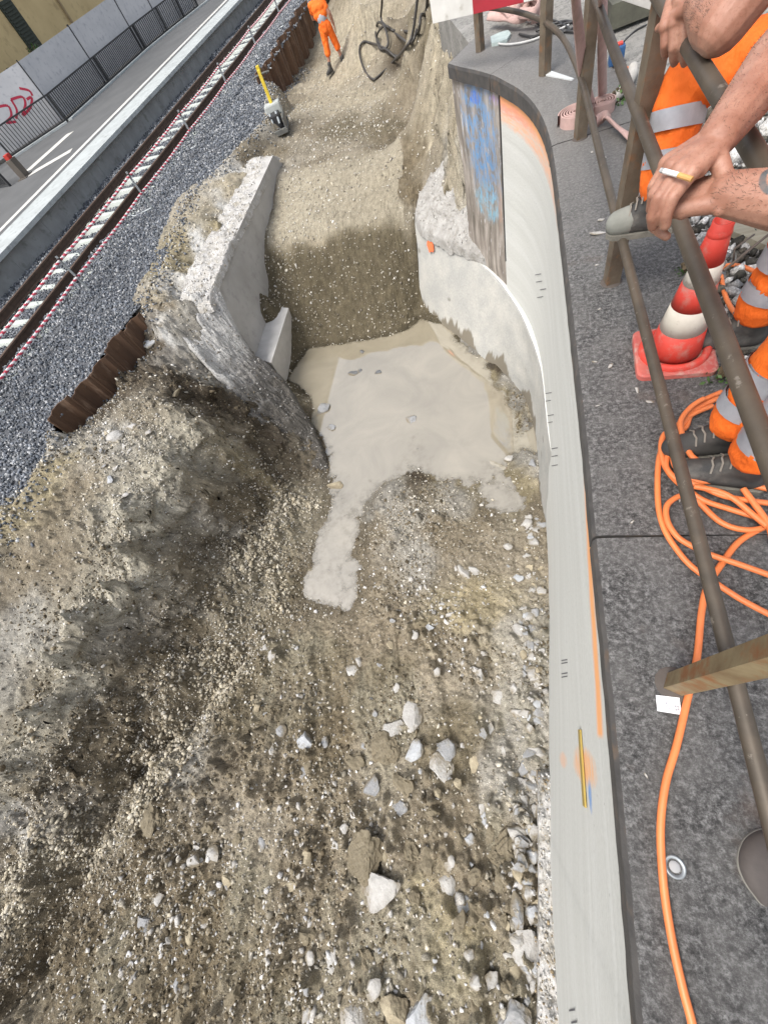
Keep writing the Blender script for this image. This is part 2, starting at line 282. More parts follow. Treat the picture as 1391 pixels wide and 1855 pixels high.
def relief(X, Y, Z):
    flat = np.clip((Y-7.5)/1.5, 0, 1)*np.clip((-X-1.2)*2, 0, 1)*np.clip((X+5.5)*2, 0, 1)
    amp = 1-0.55*flat; under = np.clip((Z+3.50)/0.10, 0.15, 1)
    mound = np.clip((-X-2.6)/0.6, 0, 1)*np.clip((5-Y)/1, 0, 1)
    bank = np.clip((X+2.2)*1.5, 0, 1)*np.clip((Y-6.8), 0, 1)
    h = fbm(X, Y, 1.3, 5, 3, 0.55)*(0.07+0.10*mound+0.15*bank)*amp*under
    rid = 1-np.abs(fbm(X+0.3*Y, Y*0.6, 2.6, 4, 21, 0.55))*3
    h += np.clip(rid, -1, 1)*0.035*mound*under
    h += (fbm(X, Y, 7, 5, 11, 0.62)*0.055 + (0.25-np.abs(fbm(X, Y, 5, 4, 111, 0.6)))*0.07*mound)*amp*(0.3+0.7*under)
    h += fbm(X, Y, 34, 3, 31, 0.65)*0.024*amp*(0.25+0.75*under)
    c, cid = cells(X + 0.08*fbm(X, Y, 8, 2, 5), Y + 0.08*fbm(X, Y, 8, 2, 6), 6.5, 4)                 # clods
    cl = np.clip(0.55-c, 0, 1)*np.where(cid > 0.45, 1, 0)*np.clip(fbm(X, Y, 1.1, 3, 51)*4+0.5, 0, 1)
    h += cl*(1+1.2*fbm(X, Y, 18, 3, 57))*0.21*amp*under*np.clip((6.2-Y), 0, 1)
    c2, cid2 = cells(X, Y, 24.0, 8)
    h += np.clip(0.5-c2, 0, 1)*np.where(cid2 > 0.5, 1, 0)*0.055*amp*under
    dc = crest(X, Y)+0.10*fbm(X, Y, 2.2, 3, 410); cm = np.clip((3.4-Y)*2, 0, 1)
    h += cm*(0.19*np.exp(-(np.clip(-dc, 0, 9)/0.30)**2)*(dc < 0) + 0.19*(dc >= 0)*np.exp(-(dc/0.08)**2) - 0.20*np.exp(-((dc-0.33)/0.20)**2))
    dg = crest(X, Y, GROOVE)+0.06*fbm(X, Y, 3, 3, 420); gm = np.clip((0.9-Y)*1.5, 0, 1)
    h = h*(1-0.35*np.clip(-dc*3, 0, 1)*cm)
    h += gm*(-0.20*np.exp(-(dg/0.13)**2) + 0.14*np.exp(-((dg+0.38)/0.18)**2))
    # wheel ruts running along the ramp
    ramp_ = np.clip((1.2-Y)/0.8, 0, 1)*np.clip((X+3.2)/0.5, 0, 1)*np.clip((0.15-X)/0.2, 0, 1)
    s = X + 0.16*Y + 0.08*np.sin(Y*1.3) + 0.10*fbm(X, Y, 0.9, 2, 77)
    h += (np.sin(s*2*np.pi/0.52+3*fbm(X, Y, 1.2, 2, 78))*0.036 + np.sin(s*2*np.pi/0.17+4*fbm(X, Y, 2, 2, 79))*0.012)*ramp_*np.clip(fbm(X, Y, 0.8, 2, 60)*3+0.9, 0, 1.3)
    # bucket scrapes on the compacted fill
    h += flat*fbm(X, Y, 3, 4, 208, .6)*0.05
    h -= 0.05*np.exp(-((Y-9.4-0.12*X-0.1*np.sin(X*3))/0.16)**2)*flat*np.clip(fbm(X, Y, .6, 2, 8)*3+1, 0, 1) + 0.05*np.exp(-((Y-11.3-0.1*X)/0.2)**2)*flat*0.7
    return h
# wall plan (top edge) and what lies beyond it
WALLP = [(0.235,-4.0),(0.26,-1.2),(0.28,-0.7),(0.295,-.3),(0.31,0.2),(0.32,0.7),(0.335,1.2),(0.345,1.8),(0.355,2.4),(0.365,3.2),(0.37,3.9),(0.355,4.3),(0.32,4.65),(0.26,4.98),(0.17,5.30),(0.06,5.58),(-0.07,5.88),(-0.24,6.18),(-0.42,6.46),(-0.58,6.74)]
_wy = np.array([p[1] for p in WALLP]); _wx = np.array([p[0] for p in WALLP])
def wallx(Y): return np.interp(Y, _wy, _wx)
xs = np.concatenate([np.arange(-9.6, -7.2, 0.05), np.arange(-7.2, -5.0, 0.017), np.arange(-5.0, 0.62, 0.0125)])
ys = [-3.9]
while ys[-1] < 31: ys.append(ys[-1] + (0.014 if ys[-1] < 5 else 0.014+0.0095*(ys[-1]-5)))
ys = np.array(ys); GX, GY = np.meshgrid(xs, ys); GZ0 = base_z(GX, GY)
_beh = GX > wallx(GY)+0.12
_cap = np.interp(GY, [5.9,6.3,7,7.5,8.3,9.3,10.3], [-3.5,-3.45,-2.5,-2.2,-1.83,-1.55,-1.33])+0.25*np.clip((GX+4.75)*1.4, 0, 9)
GZ = GZ0 + relief(GX, GY, GZ0)
GZ = np.where((GX > -5.3)&(GX < -4.3)&(GY > 5.9)&(GY < 10.3), np.minimum(GZ, _cap+0.015*fbm(GX, GY, 9, 3, 5)), GZ)
_gy, _gx = np.gradient(GZ0, ys, xs); SL = np.sqrt(_gx**2+_gy**2)
def interp(A, x, y):
    i = np.clip(np.searchsorted(xs, x)-1, 0, len(xs)-2); j = np.clip(np.searchsorted(ys, y)-1, 0, len(ys)-2)
    return A[j, i]
def lateral(X, Y, Z, S):               # undercuts and lumps on the steep cuts
    st = np.clip((S-0.5)/0.7, 0, 1)*np.clip((Z-WATER-0.05)*4, 0, 1)*(1-((X > -5.6)&(X < -1.1)&(Y > 4.6)&(Y < 12))*0.92)
    a = (fbm(Y, Z*1.4, 2.6, 3, 301)*0.09 + fbm(Y, Z, 8, 4, 303, .6)*0.07 + fbm(Y+X, Z, 30, 3, 305, .6)*0.022)*st
    b_ = (fbm(X, Z*1.4, 3, 3, 311)*0.09 + fbm(X, Z, 9, 4, 313, .6)*0.06 + fbm(X, Z, 30, 3, 315, .6)*0.02)*st
    return a, b_
GZ = np.where(_beh & (GY < 6.9), np.minimum(GZ, -0.5), GZ)
GZ = np.where((GX > -0.45-(GY-6.74)*0.08) & (GY > 6.6), np.minimum(GZ, -0.12), GZ)
_ed = np.interp(GY, EY, EX); _pl = (GY < 15.4)&((GY > 6.0)|((GY < 2.98)&(GY > 1.0)))
_dx = np.abs(GX-_ed-0.06)
GZ = np.where(_pl & (_dx < 0.35), np.maximum(GZ, BZ+0.03+0.03*fbm(GX, GY, 3, 3, 66)-0.45*(_dx/0.35)**2), GZ)
GZ = np.where((GX < _ed-0.3), np.minimum(GZ, BZ-0.1), GZ)
nx, ny = len(xs), len(ys)
def soil_color(X, Y, Z):
    n1 = fbm(X, Y, 3.0, 4, 40)*0.30; n2 = fbm(X, Y, 3.1, 4, 44)*0.30
    c = base_col(X+n1, Y+n2)
    k = 1 + 0.35*fbm(X, Y, 14, 3, 90).ravel()
    c = c*k[:, None]
    v = np.clip(fbm(X, Y, 1.6, 4, 95).ravel()*2.2, 0, 1)[:, None]; c = c*(1-0.30*v) + np.array([0.30,0.27,0.215])*0.30*v      # dust
    cy_ = np.interp(X, [at(470,445,-1.95).x, at(540,440,-1.98).x, at(620,415,-2).x, at(745,385,-2).x], [at(470,445,-1.95).y, at(540,440,-1.98).y, at(620,415,-2).y, at(745,385,-2).y])
    bk = (np.clip((cy_-Y+0.10*fbm(X, Y, 4, 3, 7))/0.10, 0, 1)*(Y > 5.4)*(X > -4.9)*(X < -0.9)).ravel()[:, None]; c = c*(1-bk)+np.array([0.083,0.069,0.044])*k[:, None]*bk
    bn = (np.clip((Y-cy_)/0.15, 0, 1)*np.clip((10.6-Y+0.5*fbm(X, Y, 1, 3, 9))/0.5, 0, 1)*(X > -4.8)*(X < -1.65+0.5*fbm(X, Y, .8, 3, 3))).ravel()[:, None]*0.75; c = c*(1-bn)+np.array([0.275,0.245,0.185])*bn
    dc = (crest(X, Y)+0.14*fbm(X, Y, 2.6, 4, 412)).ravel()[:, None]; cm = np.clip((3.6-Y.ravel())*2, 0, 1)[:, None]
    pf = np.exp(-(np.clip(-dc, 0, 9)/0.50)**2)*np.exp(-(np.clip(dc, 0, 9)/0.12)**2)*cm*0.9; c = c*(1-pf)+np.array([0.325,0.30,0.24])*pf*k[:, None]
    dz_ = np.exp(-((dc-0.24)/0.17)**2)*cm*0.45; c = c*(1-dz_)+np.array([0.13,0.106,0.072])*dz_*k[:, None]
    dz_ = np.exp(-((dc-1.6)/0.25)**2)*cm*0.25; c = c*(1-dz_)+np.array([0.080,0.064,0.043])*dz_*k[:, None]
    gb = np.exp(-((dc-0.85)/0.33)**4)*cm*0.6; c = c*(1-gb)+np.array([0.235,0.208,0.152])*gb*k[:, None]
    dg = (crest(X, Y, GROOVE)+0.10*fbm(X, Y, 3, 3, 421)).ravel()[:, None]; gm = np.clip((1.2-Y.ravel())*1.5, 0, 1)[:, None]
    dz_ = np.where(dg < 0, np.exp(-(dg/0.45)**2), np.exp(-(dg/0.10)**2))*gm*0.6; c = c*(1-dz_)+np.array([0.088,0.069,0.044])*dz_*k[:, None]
    rp = np.clip(dg*2-0.2, 0, 1)*np.clip((1.6-Y.ravel())*1.2, 0, 1)[:, None]; cs = np.clip(fbm(X+.15*Y, Y*.45, 2.6, 4, 433).ravel()*3-0.25, 0, 1)[:, None]
    c = c*(1+0.18*rp); c = c*(1-rp*cs*.6)+np.array([0.225,0.204,0.150])*rp*cs*.6
    c = c*np.array([1.11, 1.135, 1.165])
    wet = np.clip(1-(np.abs(Z.ravel()-WATER)-0.02)/0.05, 0, 1)[:, None]; c = c*(1-0.35*wet)
    return c
idx = np.arange(nx*ny).reshape(ny, nx)
F = np.stack([idx[:-1, :-1], idx[:-1, 1:], idx[1:, 1:], idx[1:, :-1]], -1).reshape(-1, 4)
_a, _b = lateral(GX, GY, GZ, SL)
V = np.stack([(GX+_a).ravel(), (GY+_b).ravel(), GZ.ravel()], 1)
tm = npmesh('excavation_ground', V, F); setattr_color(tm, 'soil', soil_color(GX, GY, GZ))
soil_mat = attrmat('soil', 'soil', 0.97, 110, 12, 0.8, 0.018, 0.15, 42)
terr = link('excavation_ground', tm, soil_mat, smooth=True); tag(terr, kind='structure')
def gz(x, y):                        # bilinear height on the grid
    x = np.atleast_1d(x); y = np.atleast_1d(y)
    i = np.clip(np.searchsorted(xs, x)-1, 0, nx-2); j = np.clip(np.searchsorted(ys, y)-1, 0, ny-2)
    fx = np.clip((x-xs[i])/(xs[i+1]-xs[i]), 0, 1); fy = np.clip((y-ys[j])/(ys[j+1]-ys[j]), 0, 1)
    return (GZ[j, i]*(1-fx)+GZ[j, i+1]*fx)*(1-fy)+(GZ[j+1, i]*(1-fx)+GZ[j+1, i+1]*fx)*fy
def gpix(u, v, z0=-3.0):             # where the line of sight meets the soil
    r = RM @ np.array([u-IW/2, -(v-IH/2), -FPX]); prev = None
    for t in np.linspace(0.7, 9, 700)*(1/abs(r[2])) if r[2] < -1e-6 else []:
        p = np.array([0, 0, CAMH])+t*r
        if p[0] > xs[0] and p[0] < xs[-1] and ys[0] < p[1] < ys[-1] and p[2] < gz(p[0], p[1])[0]: return Vector(p)
    return at(u, v, z0)
# ---- muddy water
m = bpy.data.materials.new('muddy_water'); t, b = nodes(m); v = coords(t)
f = ramp(t, noise(t, 1.3, 5, 0.6, v, 0.6).outputs[0], [(0.3, (0.315,0.280,0.208)), (0.7, (0.235,0.208,0.152))]).outputs[0]
t.links.new(f, b.inputs['Base Color']); b.inputs['Roughness'].default_value = 0.03; b.inputs['IOR'].default_value = 3.1
bump(t, b, noise(t, 3, 3, 0.5, v).outputs[0], 0.03, 0.008); water_mat = m
tr = t.nodes.new('ShaderNodeBsdfTransparent'); tr.inputs[0].default_value = (0.85, 0.82, 0.76, 1); ms_ = t.nodes.new('ShaderNodeMixShader'); at_ = t.nodes.new('ShaderNodeAttribute'); at_.attribute_name = 'murk'
fa = ramp(t, at_.outputs['Fac'], [(0.0, (0.0,)*3), (0.10, (.70,)*3), (0.5, (1,)*3)]); fn = mix(t, 0.5, fa.outputs[0], ramp(t, noise(t, 11, 6, .65, v).outputs[0], [(.35, (0,0,0)), (.6, (1,1,1))]).outputs[0], 'MULTIPLY')
fn = mix(t, at_.outputs['Fac'], fn, (1,1,1))
t.links.new(fn, ms_.inputs[0]); t.links.new(tr.outputs[0], ms_.inputs[1]); t.links.new(b.outputs[0], ms_.inputs[2]); t.links.new(ms_.outputs[0], t.nodes['Material Output'].inputs[0])
wx, wy = np.meshgrid(np.arange(-5.2, 0.44, 0.02), np.arange(0.3, 8.0, 0.02)); wd = WATER-gz(wx.ravel(), wy.ravel()).reshape(wx.shape)
ii = np.arange(wx.size).reshape(wx.shape); FF = np.stack([ii[:-1,:-1], ii[:-1,1:], ii[1:,1:], ii[1:,:-1]], -1).reshape(-1, 4)
wm = npmesh('puddle_water', np.stack([wx.ravel(), wy.ravel(), np.full(wx.size, WATER)], 1), FF); k_ = np.clip(wd.ravel()/0.045, 0, 1); setattr_color(wm, 'murk', np.stack([k_]*3, 1))
tag(link('puddle_water', wm, water_mat), kind='structure')
# ---------------------------------------------------------------- stones
def hull_shapes(n, seed, ang=True, flat=0.7, pts=14):
    rnd = random.Random(seed); out = []
    for i in range(n):
        bm = bmesh.new()
        for k in range(pts if ang else 26):
            q = Vector((rnd.gauss(0,1), rnd.gauss(0,1), rnd.gauss(0,1))).normalized()*(rnd.uniform(0.75,1.0) if ang else 1)
            bm.verts.new((q.x, q.y*rnd.uniform(0.95,1)*0.8, q.z*flat))
        bmesh.ops.convex_hull(bm, input=bm.verts[:]); 
        for q in [q for q in bm.verts if not q.link_faces]: bm.verts.remove(q)
        bmesh.ops.triangulate(bm, faces=bm.faces[:]); bm.verts.index_update()
        out.append((np.array([q.co[:] for q in bm.verts]), np.array([[a.index for a in f.verts] for f in bm.faces]))); bm.free()
    return out
SH_ANG = hull_shapes(14, 1, True, 0.72); SH_LOW = hull_shapes(12, 6, True, 0.62, 11); SH_RND = hull_shapes(10, 2, False, 0.62)
def scatter(name, X, Y, Z, S, palette, shapes, mat_, seed=0, sink=0.25, jitter=0.25, smooth=False, tilt=0.5):
    rs = np.random.RandomState(seed); n = len(X); pick = rs.randint(0, len(shapes), n); Vs = []; Fs = []; Cs = []; off = 0
    pal = np.array(palette)
    for k, (bv, bf) in enumerate(shapes):
        id_ = np.where(pick == k)[0]; m_ = len(id_)
        if not m_: continue
        a = rs.rand(m_)*6.283; tx = rs.randn(m_)*tilt; ty = rs.randn(m_)*tilt
        ca, sa, cx, sx, cy, sy = np.cos(a), np.sin(a), np.cos(tx), np.sin(tx), np.cos(ty), np.sin(ty)
        v = np.repeat(bv[None], m_, 0)*(S[id_][:, None, None])*(1+jitter*rs.randn(m_, 1, 3))
        y2 = v[..., 1]*cx[:, None]-v[..., 2]*sx[:, None]; z2 = v[..., 1]*sx[:, None]+v[..., 2]*cx[:, None]; x2 = v[..., 0]
        x3 = x2*cy[:, None]+z2*sy[:, None]; z3 = -x2*sy[:, None]+z2*cy[:, None]
        x4 = x3*ca[:, None]-y2*sa[:, None]; y4 = x3*sa[:, None]+y2*ca[:, None]
        P = np.stack([x4+X[id_][:, None], y4+Y[id_][:, None], z3+(Z[id_]+S[id_]*(0.55-sink*2))[:, None]], -1)
        Vs.append(P.reshape(-1, 3)); Fs.append((bf[None]+(np.arange(m_)*len(bv))[:, None, None]+off).reshape(-1, 3)); off += m_*len(bv)
        c = pal[rs.randint(0, len(pal), m_)]*(1+0.18*rs.randn(m_, 1)); Cs.append(np.repeat(np.clip(c, 0.01, 0.9)[:, None], len(bv), 1).reshape(-1, 3))
    me = npmesh(name, np.concatenate(Vs), np.concatenate(Fs)); setattr_color(me, 'tint', np.concatenate(Cs))
    return link(name, me, mat_, smooth=smooth)
stone_mat = attrmat('stone', 'tint', 0.9, 90, 20, 0.4, 0.006, 0.3)
PAL_PALE = [(0.46,0.435,0.375),(0.38,0.36,0.31),(0.58,0.565,0.53),(0.30,0.275,0.22),(0.21,0.19,0.155),(0.42,0.385,0.31)]
PAL_SOIL = [(0.12,0.098,0.065),(0.15,0.125,0.085),(0.095,0.077,0.05),(0.185,0.158,0.11)]
rs = np.random.RandomState(5)
def cand(n, x0, x1, y0, y1, dens):
    X = rs.uniform(x0, x1, n); Y = rs.uniform(y0, y1, n); k = rs.rand(n) < dens(X, Y)*np.sqrt(1+interp(SL, X, Y)**2)*0.8; X, Y = X[k], Y[k]
    Z = gz(X, Y); ok = (X < wallx(Y)-0.03) | (Y > 7.2); ok &= (Z > WATER-0.012)
    X, Y, Z = X[ok], Y[ok], Z[ok]; a, b2 = lateral(X, Y, Z, interp(SL, X, Y)); return X+a, Y+b2, Z
def blob(X, Y, u, v, z, r): p = at(u, v, z); return np.exp(-(((X-p.x)**2+(Y-p.y)**2)/r**2))
def pebd(X, Y):                        # where pebbles lie thick
    d = 0.13+0.22*np.clip((-X-3.2)/.5, 0, 1)
    dcr = crest(X, Y); d = d + 0.9*np.exp(-((dcr-0.75)/0.42)**2)*np.clip(3.0-Y, 0, 1)
    for (u, v, z, r, a) in [(100,1050,-1.5,.5,.35),(60,1220,-1.75,.5,.35),(40,900,-1.25,.5,.3),(180,900,-1.35,.4,.4),(60,1450,-2.5,.5,.6),(560,1400,-3,.6,.35),(700,1600,-2.9,.8,.35),(300,1650,-3,.6,.5),(880,1700,-2.85,.4,.3),(340,990,-2.3,.45,1),(300,1090,-2.4,.5,1),(240,1180,-2.4,.5,1),(200,1280,-2.5,.45,1),(150,1400,-2.6,.4,.8),(380,920,-2.4,.4,.8),(490,930,-3.1,.4,.8),(720,970,-3.37,.35,1),(760,930,-3.4,.3,.9),(400,1060,-2.8,.4,.6),
                            (880,1450,-2.9,.5,.5),(520,1750,-2.85,.6,.7),(420,1450,-3,.5,.4),(640,230,-1.72,1.2,.9),(600,530,-2.8,2.0,.5),(220,810,-1.33,.4,.8),(940,1250,-3.1,.3,.7)]:
        d = d+a*blob(X, Y, u, v, z, r)
    lf = np.clip(-dcr*4, 0, 1)*np.clip((3.0-Y)*2, 0, 1); d = d*(1-0.65*lf); rt = np.clip(crest(X, Y, GROOVE)*3, 0, 1)*np.clip((1.4-Y)*2, 0, 1); d = d*(1-0.42*rt)
    return np.clip(d*(0.55+1.4*np.clip(fbm(X, Y, 2.0, 3, 70)+0.35, 0, 1)), 0, 1)
X, Y, Z = cand(125000, -7.4, 0.33, -3.6, 3.6, pebd)
o = scatter('pebbles', X, Y, Z, rs.gamma(3.2, 0.0030, len(X))+0.004, PAL_PALE, SH_LOW, stone_mat, 3, 0.16)
tag(o, 'pale rounded pebbles strewn thickly over the excavated soil near the camera', 'pebbles', kind='stuff')
X, Y, Z = cand(5200, -4.6, 0.33, -3.6, 1.8, lambda X, Y: np.clip(fbm(X, Y, 1.2, 3, 610)*2.5+0.35, 0.03, 1)*np.clip(crest(X, Y, GROOVE)*3, 0, 1) + 0.8*np.exp(-((X-0.15)/0.2)**2))
o = scatter('fine_rubble', X, Y, Z, rs.gamma(2.4, 0.0062, len(X))+0.009, [(0.45,0.44,0.42),(0.36,0.35,0.33),(0.29,0.27,0.225),(0.22,0.20,0.16),(0.5,0.5,0.5)], SH_ANG, stone_mat, 17, 0.25, 0.25, tilt=.8)
tag(o, 'angular pale rubble fragments mixed through the churned near ground', 'rubble', kind='stuff')
X, Y, Z = cand(30000, -6.4, -2.4, -3.2, 3.0, lambda X, Y: np.exp(-((crest(X, Y)-0.85)/0.34)**4)*np.clip(fbm(X, Y, 1.6, 3, 510)*3+0.75, 0, 1))
o = scatter('cobble_gravel', X, Y, Z, rs.gamma(9, 0.0022, len(X))+0.004, [(0.40,0.37,0.295),(0.34,0.31,0.245),(0.46,0.43,0.36),(0.27,0.24,0.185),(0.36,0.32,0.24)], SH_RND, stone_mat, 14, 0.12, 0.2)
tag(o, 'rounded beige river gravel exposed on the steep side of the mound', 'gravel', kind='stuff')
X, Y, Z = cand(34000, -6.0, 0.0, 3.6, 20, lambda X, Y: pebd(X, Y)*np.clip(1.25-(Y-3.6)*0.05, 0.1, 1)*0.9)
o = scatter('pebbles', X, Y, Z, rs.gamma(4, 0.0036, len(X))+0.006, PAL_PALE, SH_LOW, stone_mat, 4, 0.2)
tag(o, 'small pale pebbles speckling the brown fill slope beyond the puddle', 'pebbles', kind='stuff')
X, Y, Z = cand(60000, -7.4, 0.33, -3.6, 5.5, lambda X, Y: np.clip(fbm(X, Y, 1.5, 3, 130)*3+0.35, 0.02, 1))
o = scatter('soil_clods', X, Y, Z, rs.gamma(2.4, 0.0045, len(X))+0.004, PAL_SOIL, SH_ANG, stone_mat, 8, 0.28, 0.3)
tag(o, 'crumbly brown clods of damp earth covering the trench soil', 'earth clods', kind='stuff')
# ================================================================ railway side
def TX(x, y): return x + 0.022*(y-7.5)          # the track drifts slowly to the right
g = MB(); g.prism([(-400,-200),(400,-200),(400,-4.4),(-400,-4.4)], -1.9, -1.45); g.prism([(-400,-4.4),(-9.4,-4.4),(-9.4,500),(-400,500)], -1.9, -1.45)
g.prism([(-9.4,31.5),(400,31.5),(400,500),(-9.4,500)], -1.9, -1.45)
tag(g.build('ground', mat('earth', (0.2,0.18,0.14), (0.14,0.12,0.09), 0.8)), kind='structure')
by = np.concatenate([np.arange(-4, 32, 0.08)]); bxn = 170
BX = np.stack([np.linspace(TX(-11.25, y), EDGE(y)-0.02, bxn) for y in by]); BY = np.repeat(by[:, None], bxn, 1)
BZz = BZ + fbm(BX, BY, 5, 3, 9)*0.03 + fbm(BX, BY, .6, 2, 19)*0.05
BZz -= 0.085*((np.abs(BX-TX(-9.55, BY)) < 1.3))
idx = np.arange(BX.size).reshape(BX.shape); F = np.stack([idx[:-1,:-1], idx[:-1,1:], idx[1:,1:], idx[1:,:-1]], -1).reshape(-1, 4)
bm_ = npmesh('ballast_bed', np.stack([BX.ravel(), BY.ravel(), BZz.ravel()], 1), F)
tag(link('ballast_bed', bm_, mat('ballast_bed', (0.06,0.066,0.075), (0.11,0.115,0.125), 25, 0.95, 0.8, 40, 0.03), smooth=True), kind='structure')
n = 92000; Y = np.abs(rs.uniform(0, 1, n))**1.5*31-1.5; X = rs.uniform(-11.3, -5.2, n); X = X+0.022*(Y-7.5)*(X < -8); ok = X < EDGE(Y)+0.05*rs.randn(n); X, Y = X[ok], Y[ok]
Z = BZ + fbm(X, Y, 5, 3, 9)*0.03 + fbm(X, Y, .6, 2, 19)*0.05 - 0.085*(np.abs(X-TX(-9.55, Y)) < .82)
PAL_BAL = [(0.14,0.155,0.18),(0.10,0.115,0.135),(0.20,0.215,0.24),(0.07,0.08,0.095),(0.33,0.34,0.35),(0.15,0.16,0.17)]
o = scatter('ballast_stones', X, Y, Z, rs.uniform(0.017, 0.036, len(X))*(1+0.012*np.clip(Y-6,0,20)), PAL_BAL, SH_ANG, stone_mat, 10, 0.1, 0.2, tilt=0.9)
tag(o, 'dark blue-grey crushed stone ballast beside and between the rails', 'ballast', kind='stuff')
# mixed gravel creeping over the berm edge
X, Y, Z = cand(30000, -7.6, -4.9, 0, 20, lambda X, Y: np.exp(-((X-EDGE(Y)-0.12)/0.22)**2)*0.9)
o = scatter('spilled_ballast', X, Y, Z, rs.uniform(0.014, 0.034, len(X)), PAL_BAL+PAL_PALE[:2]+PAL_SOIL[:2], SH_ANG, stone_mat, 11, 0.12); tag(o, 'stray ballast stones spilled on the soil at the edge of the excavation', 'ballast', kind='stuff')
rust = mat('rail_rust', (0.060,0.038,0.027), (0.095,0.060,0.042), 12, 0.75, 0.3, 60, 0.002, 0.2)
conc_sl = mat('sleeper_concrete', (0.50,0.53,0.49), (0.40,0.43,0.40), 6, 0.85, 0.4, 50, 0.004)
galv = mat('galvanised', (0.36,0.39,0.40), (0.26,0.28,0.29), 10, 0.5, 0.1, 60, 0.001, 0.6)
dark = mat('dark_rubber', (0.02,0.02,0.022), (0.035,0.033,0.03), 15, 0.7, 0.3, 60, 0.002)
clipm = mat('clip_steel', (0.05,0.04,0.035), None, 10, 0.6, 0, metal=0.5)
tang = math.atan(-0.022)
for nm, x0, which in (('rail', -8.80, 'nearer the excavation'), ('rail', -10.30, 'next to the platform wall')):
    mb = MB(); prof = [(-.07,-.155),(.07,-.155),(.07,-.143),(.015,-.125),(.012,-.045),(.035,-.035),(.036,-.004),(.028,0),(-.028,0),(-.036,-.004),(-.035,-.035),(-.012,-.045),(-.015,-.125),(-.07,-.143)]
    yy = [-4, 45]; vs = [(TX(x0, y)+px_, y, -1.0+pz_) for y in yy for (px_, pz_) in prof]; k = len(prof)
    mb.add(vs, [(i, (i+1)%k, k+(i+1)%k, k+i) for i in range(k)] + [tuple(range(k)), tuple(range(k, 2*k))])
    tag(mb.build(nm, rust), 'long rusty brown rail, the one '+which, 'rail', 'rails of the track')
sl = MB()
for sx in (-1, 1):
    vs = []
    for (x_, wt, wb, zt) in ((sx*1.25, .075, .13, -.02), (sx*0.45, .075, .13, 0.0), (0.0, .06, .11, -.045)):
        vs += [(x_, -wb, -.2), (x_, wb, -.2), (x_, wt, zt), (x_, -wt, zt)]
    sl.add(vs, [(0,1,2,3),(0,4,5,1),(1,5,6,2),(2,6,7,3),(3,7,4,0),(4,8,9,5),(5,9,10,6),(6,10,11,7),(7,11,8,4)])
s0 = None; k = 0
y = -3.6
while y < 36:
    if s0 is None:
        s0 = empty('sleeper'); sl.build('sleeper_body', conc_sl, s0)
        for rx in (-0.75, 0.75):
            f = MB()
            f.box((rx, 0, 0.004), (0.30, 0.11, 0.018), bev=0.005)
            f.build('rail_fastening', clipm, s0)
        s = s0
    else:
        s = s0.copy(); COL.objects.link(s)
        for ch in s0.children: c = ch.copy(); COL.objects.link(c); c.parent = s
    s.location = (TX(-9.55, y), y, -1.165); s.rotation_euler = (0, 0, tang)
    tag(s, 'pale concrete sleeper lying in the ballast under the two rusty rails', 'sleeper', 'concrete sleepers under the track')
    y += 0.585; k += 1
# platform
conc_p = mat('platform_concrete', (0.40,0.43,0.43), (0.33,0.355,0.355), 2.5, 0.85, 0.25, 30, 0.004, c3=(0.25,0.265,0.26), sc3=5)
conc_d = mat('platform_face', (0.30,0.31,0.305), (0.235,0.24,0.235), 3, 0.9, 0.3, 30, 0.004, c3=(0.16,0.165,0.15), sc3=4)
asph = mat('platform_asphalt', (0.105,0.108,0.11), (0.085,0.088,0.09), 1.2, 0.9, 0.4, 120, 0.004)
pale_line = mat('line_paint', (0.62,0.61,0.57), (0.48,0.47,0.44), 4, 0.7, 0.1)
PZ = -0.60
def strip(name, x0, x1, z0, z1, m_, y0=-3.5, y1=46, seg=None, gap=0.006):
    mb = MB(); yy = y0
    while yy < y1:
        e = min(yy+(seg or 999), y1); g_ = gap if seg else 0
        mb.prism([(TX(x0, yy), yy+g_), (TX(x1, yy), yy+g_), (TX(x1, e), e), (TX(x0, e), e)], z0, z1); yy = e
    return mb.build(name, m_)
pl = empty('platform', (-12, 0, -1.6)); pl['kind'] = 'structure'
for o in (strip('retaining_wall', -11.55, -11.28, -1.7, PZ-0.09, conc_d, seg=1.5), strip('edge_slab', -12.15, -11.10, PZ-0.088, PZ, conc_p, seg=2.0)):
    o.parent = pl; o.matrix_parent_inverse = Matrix.Translation((12, 0, 1.6))
o = strip('platform_surface', -60, -12.155, -1.6, PZ-0.004, asph); tag(o, kind='structure')
o = strip('platform_line', -12.62, -12.40, PZ-0.004, PZ+0.002, pale_line); tag(o, kind='structure')
zz = PZ+0.003
a_, b_, c_, d_ = at(45,312,zz), at(128,238,zz), at(55,318,zz), at(110,290,zz)
mb = MB()
def stripe(p, q, wd): 
    d = (q-p); n_ = Vector((-d.y, d.x, 0)).normalized()*wd/2; mb.add([p+n_, p-n_, q-n_, q+n_], [(0,1,2,3)])
stripe(at(50,310,zz), at(128,240,zz), 0.42); stripe(at(54,316,zz), at(130,272,zz), 0.42)
tag(mb.build('platform_hatch_line', pale_line), kind='structure')
mb = MB(); 
FB = [(-14.6,12.2),(-16.9,16.9),(-15.65,18.3),(-15.35,21.9),(-15.3,25.6),(-15.5,29.5),(-15.9,34),(-16.3,40),(-16.6,47)]
FB = [at(24,286,PZ), at(122,221,PZ), at(200,150,PZ), at(266,90,PZ), at(305,58,PZ), at(335,34,PZ), at(360,14,PZ)]; FB = [Vector((p.x, p.y)) for p in FB]; FB.append(FB[-1]+(FB[-1]-FB[-2])*1.5)
for i in range(len(FB)-1):
    d = (FB[i+1]-FB[i]).normalized(); n_ = Vector((d.y, -d.x)); A, B = FB[i], FB[i+1]
    mb.prism([A+n_*0.32, B+n_*0.32, B+n_*0.12, A+n_*0.12], PZ-.003, PZ+0.05)
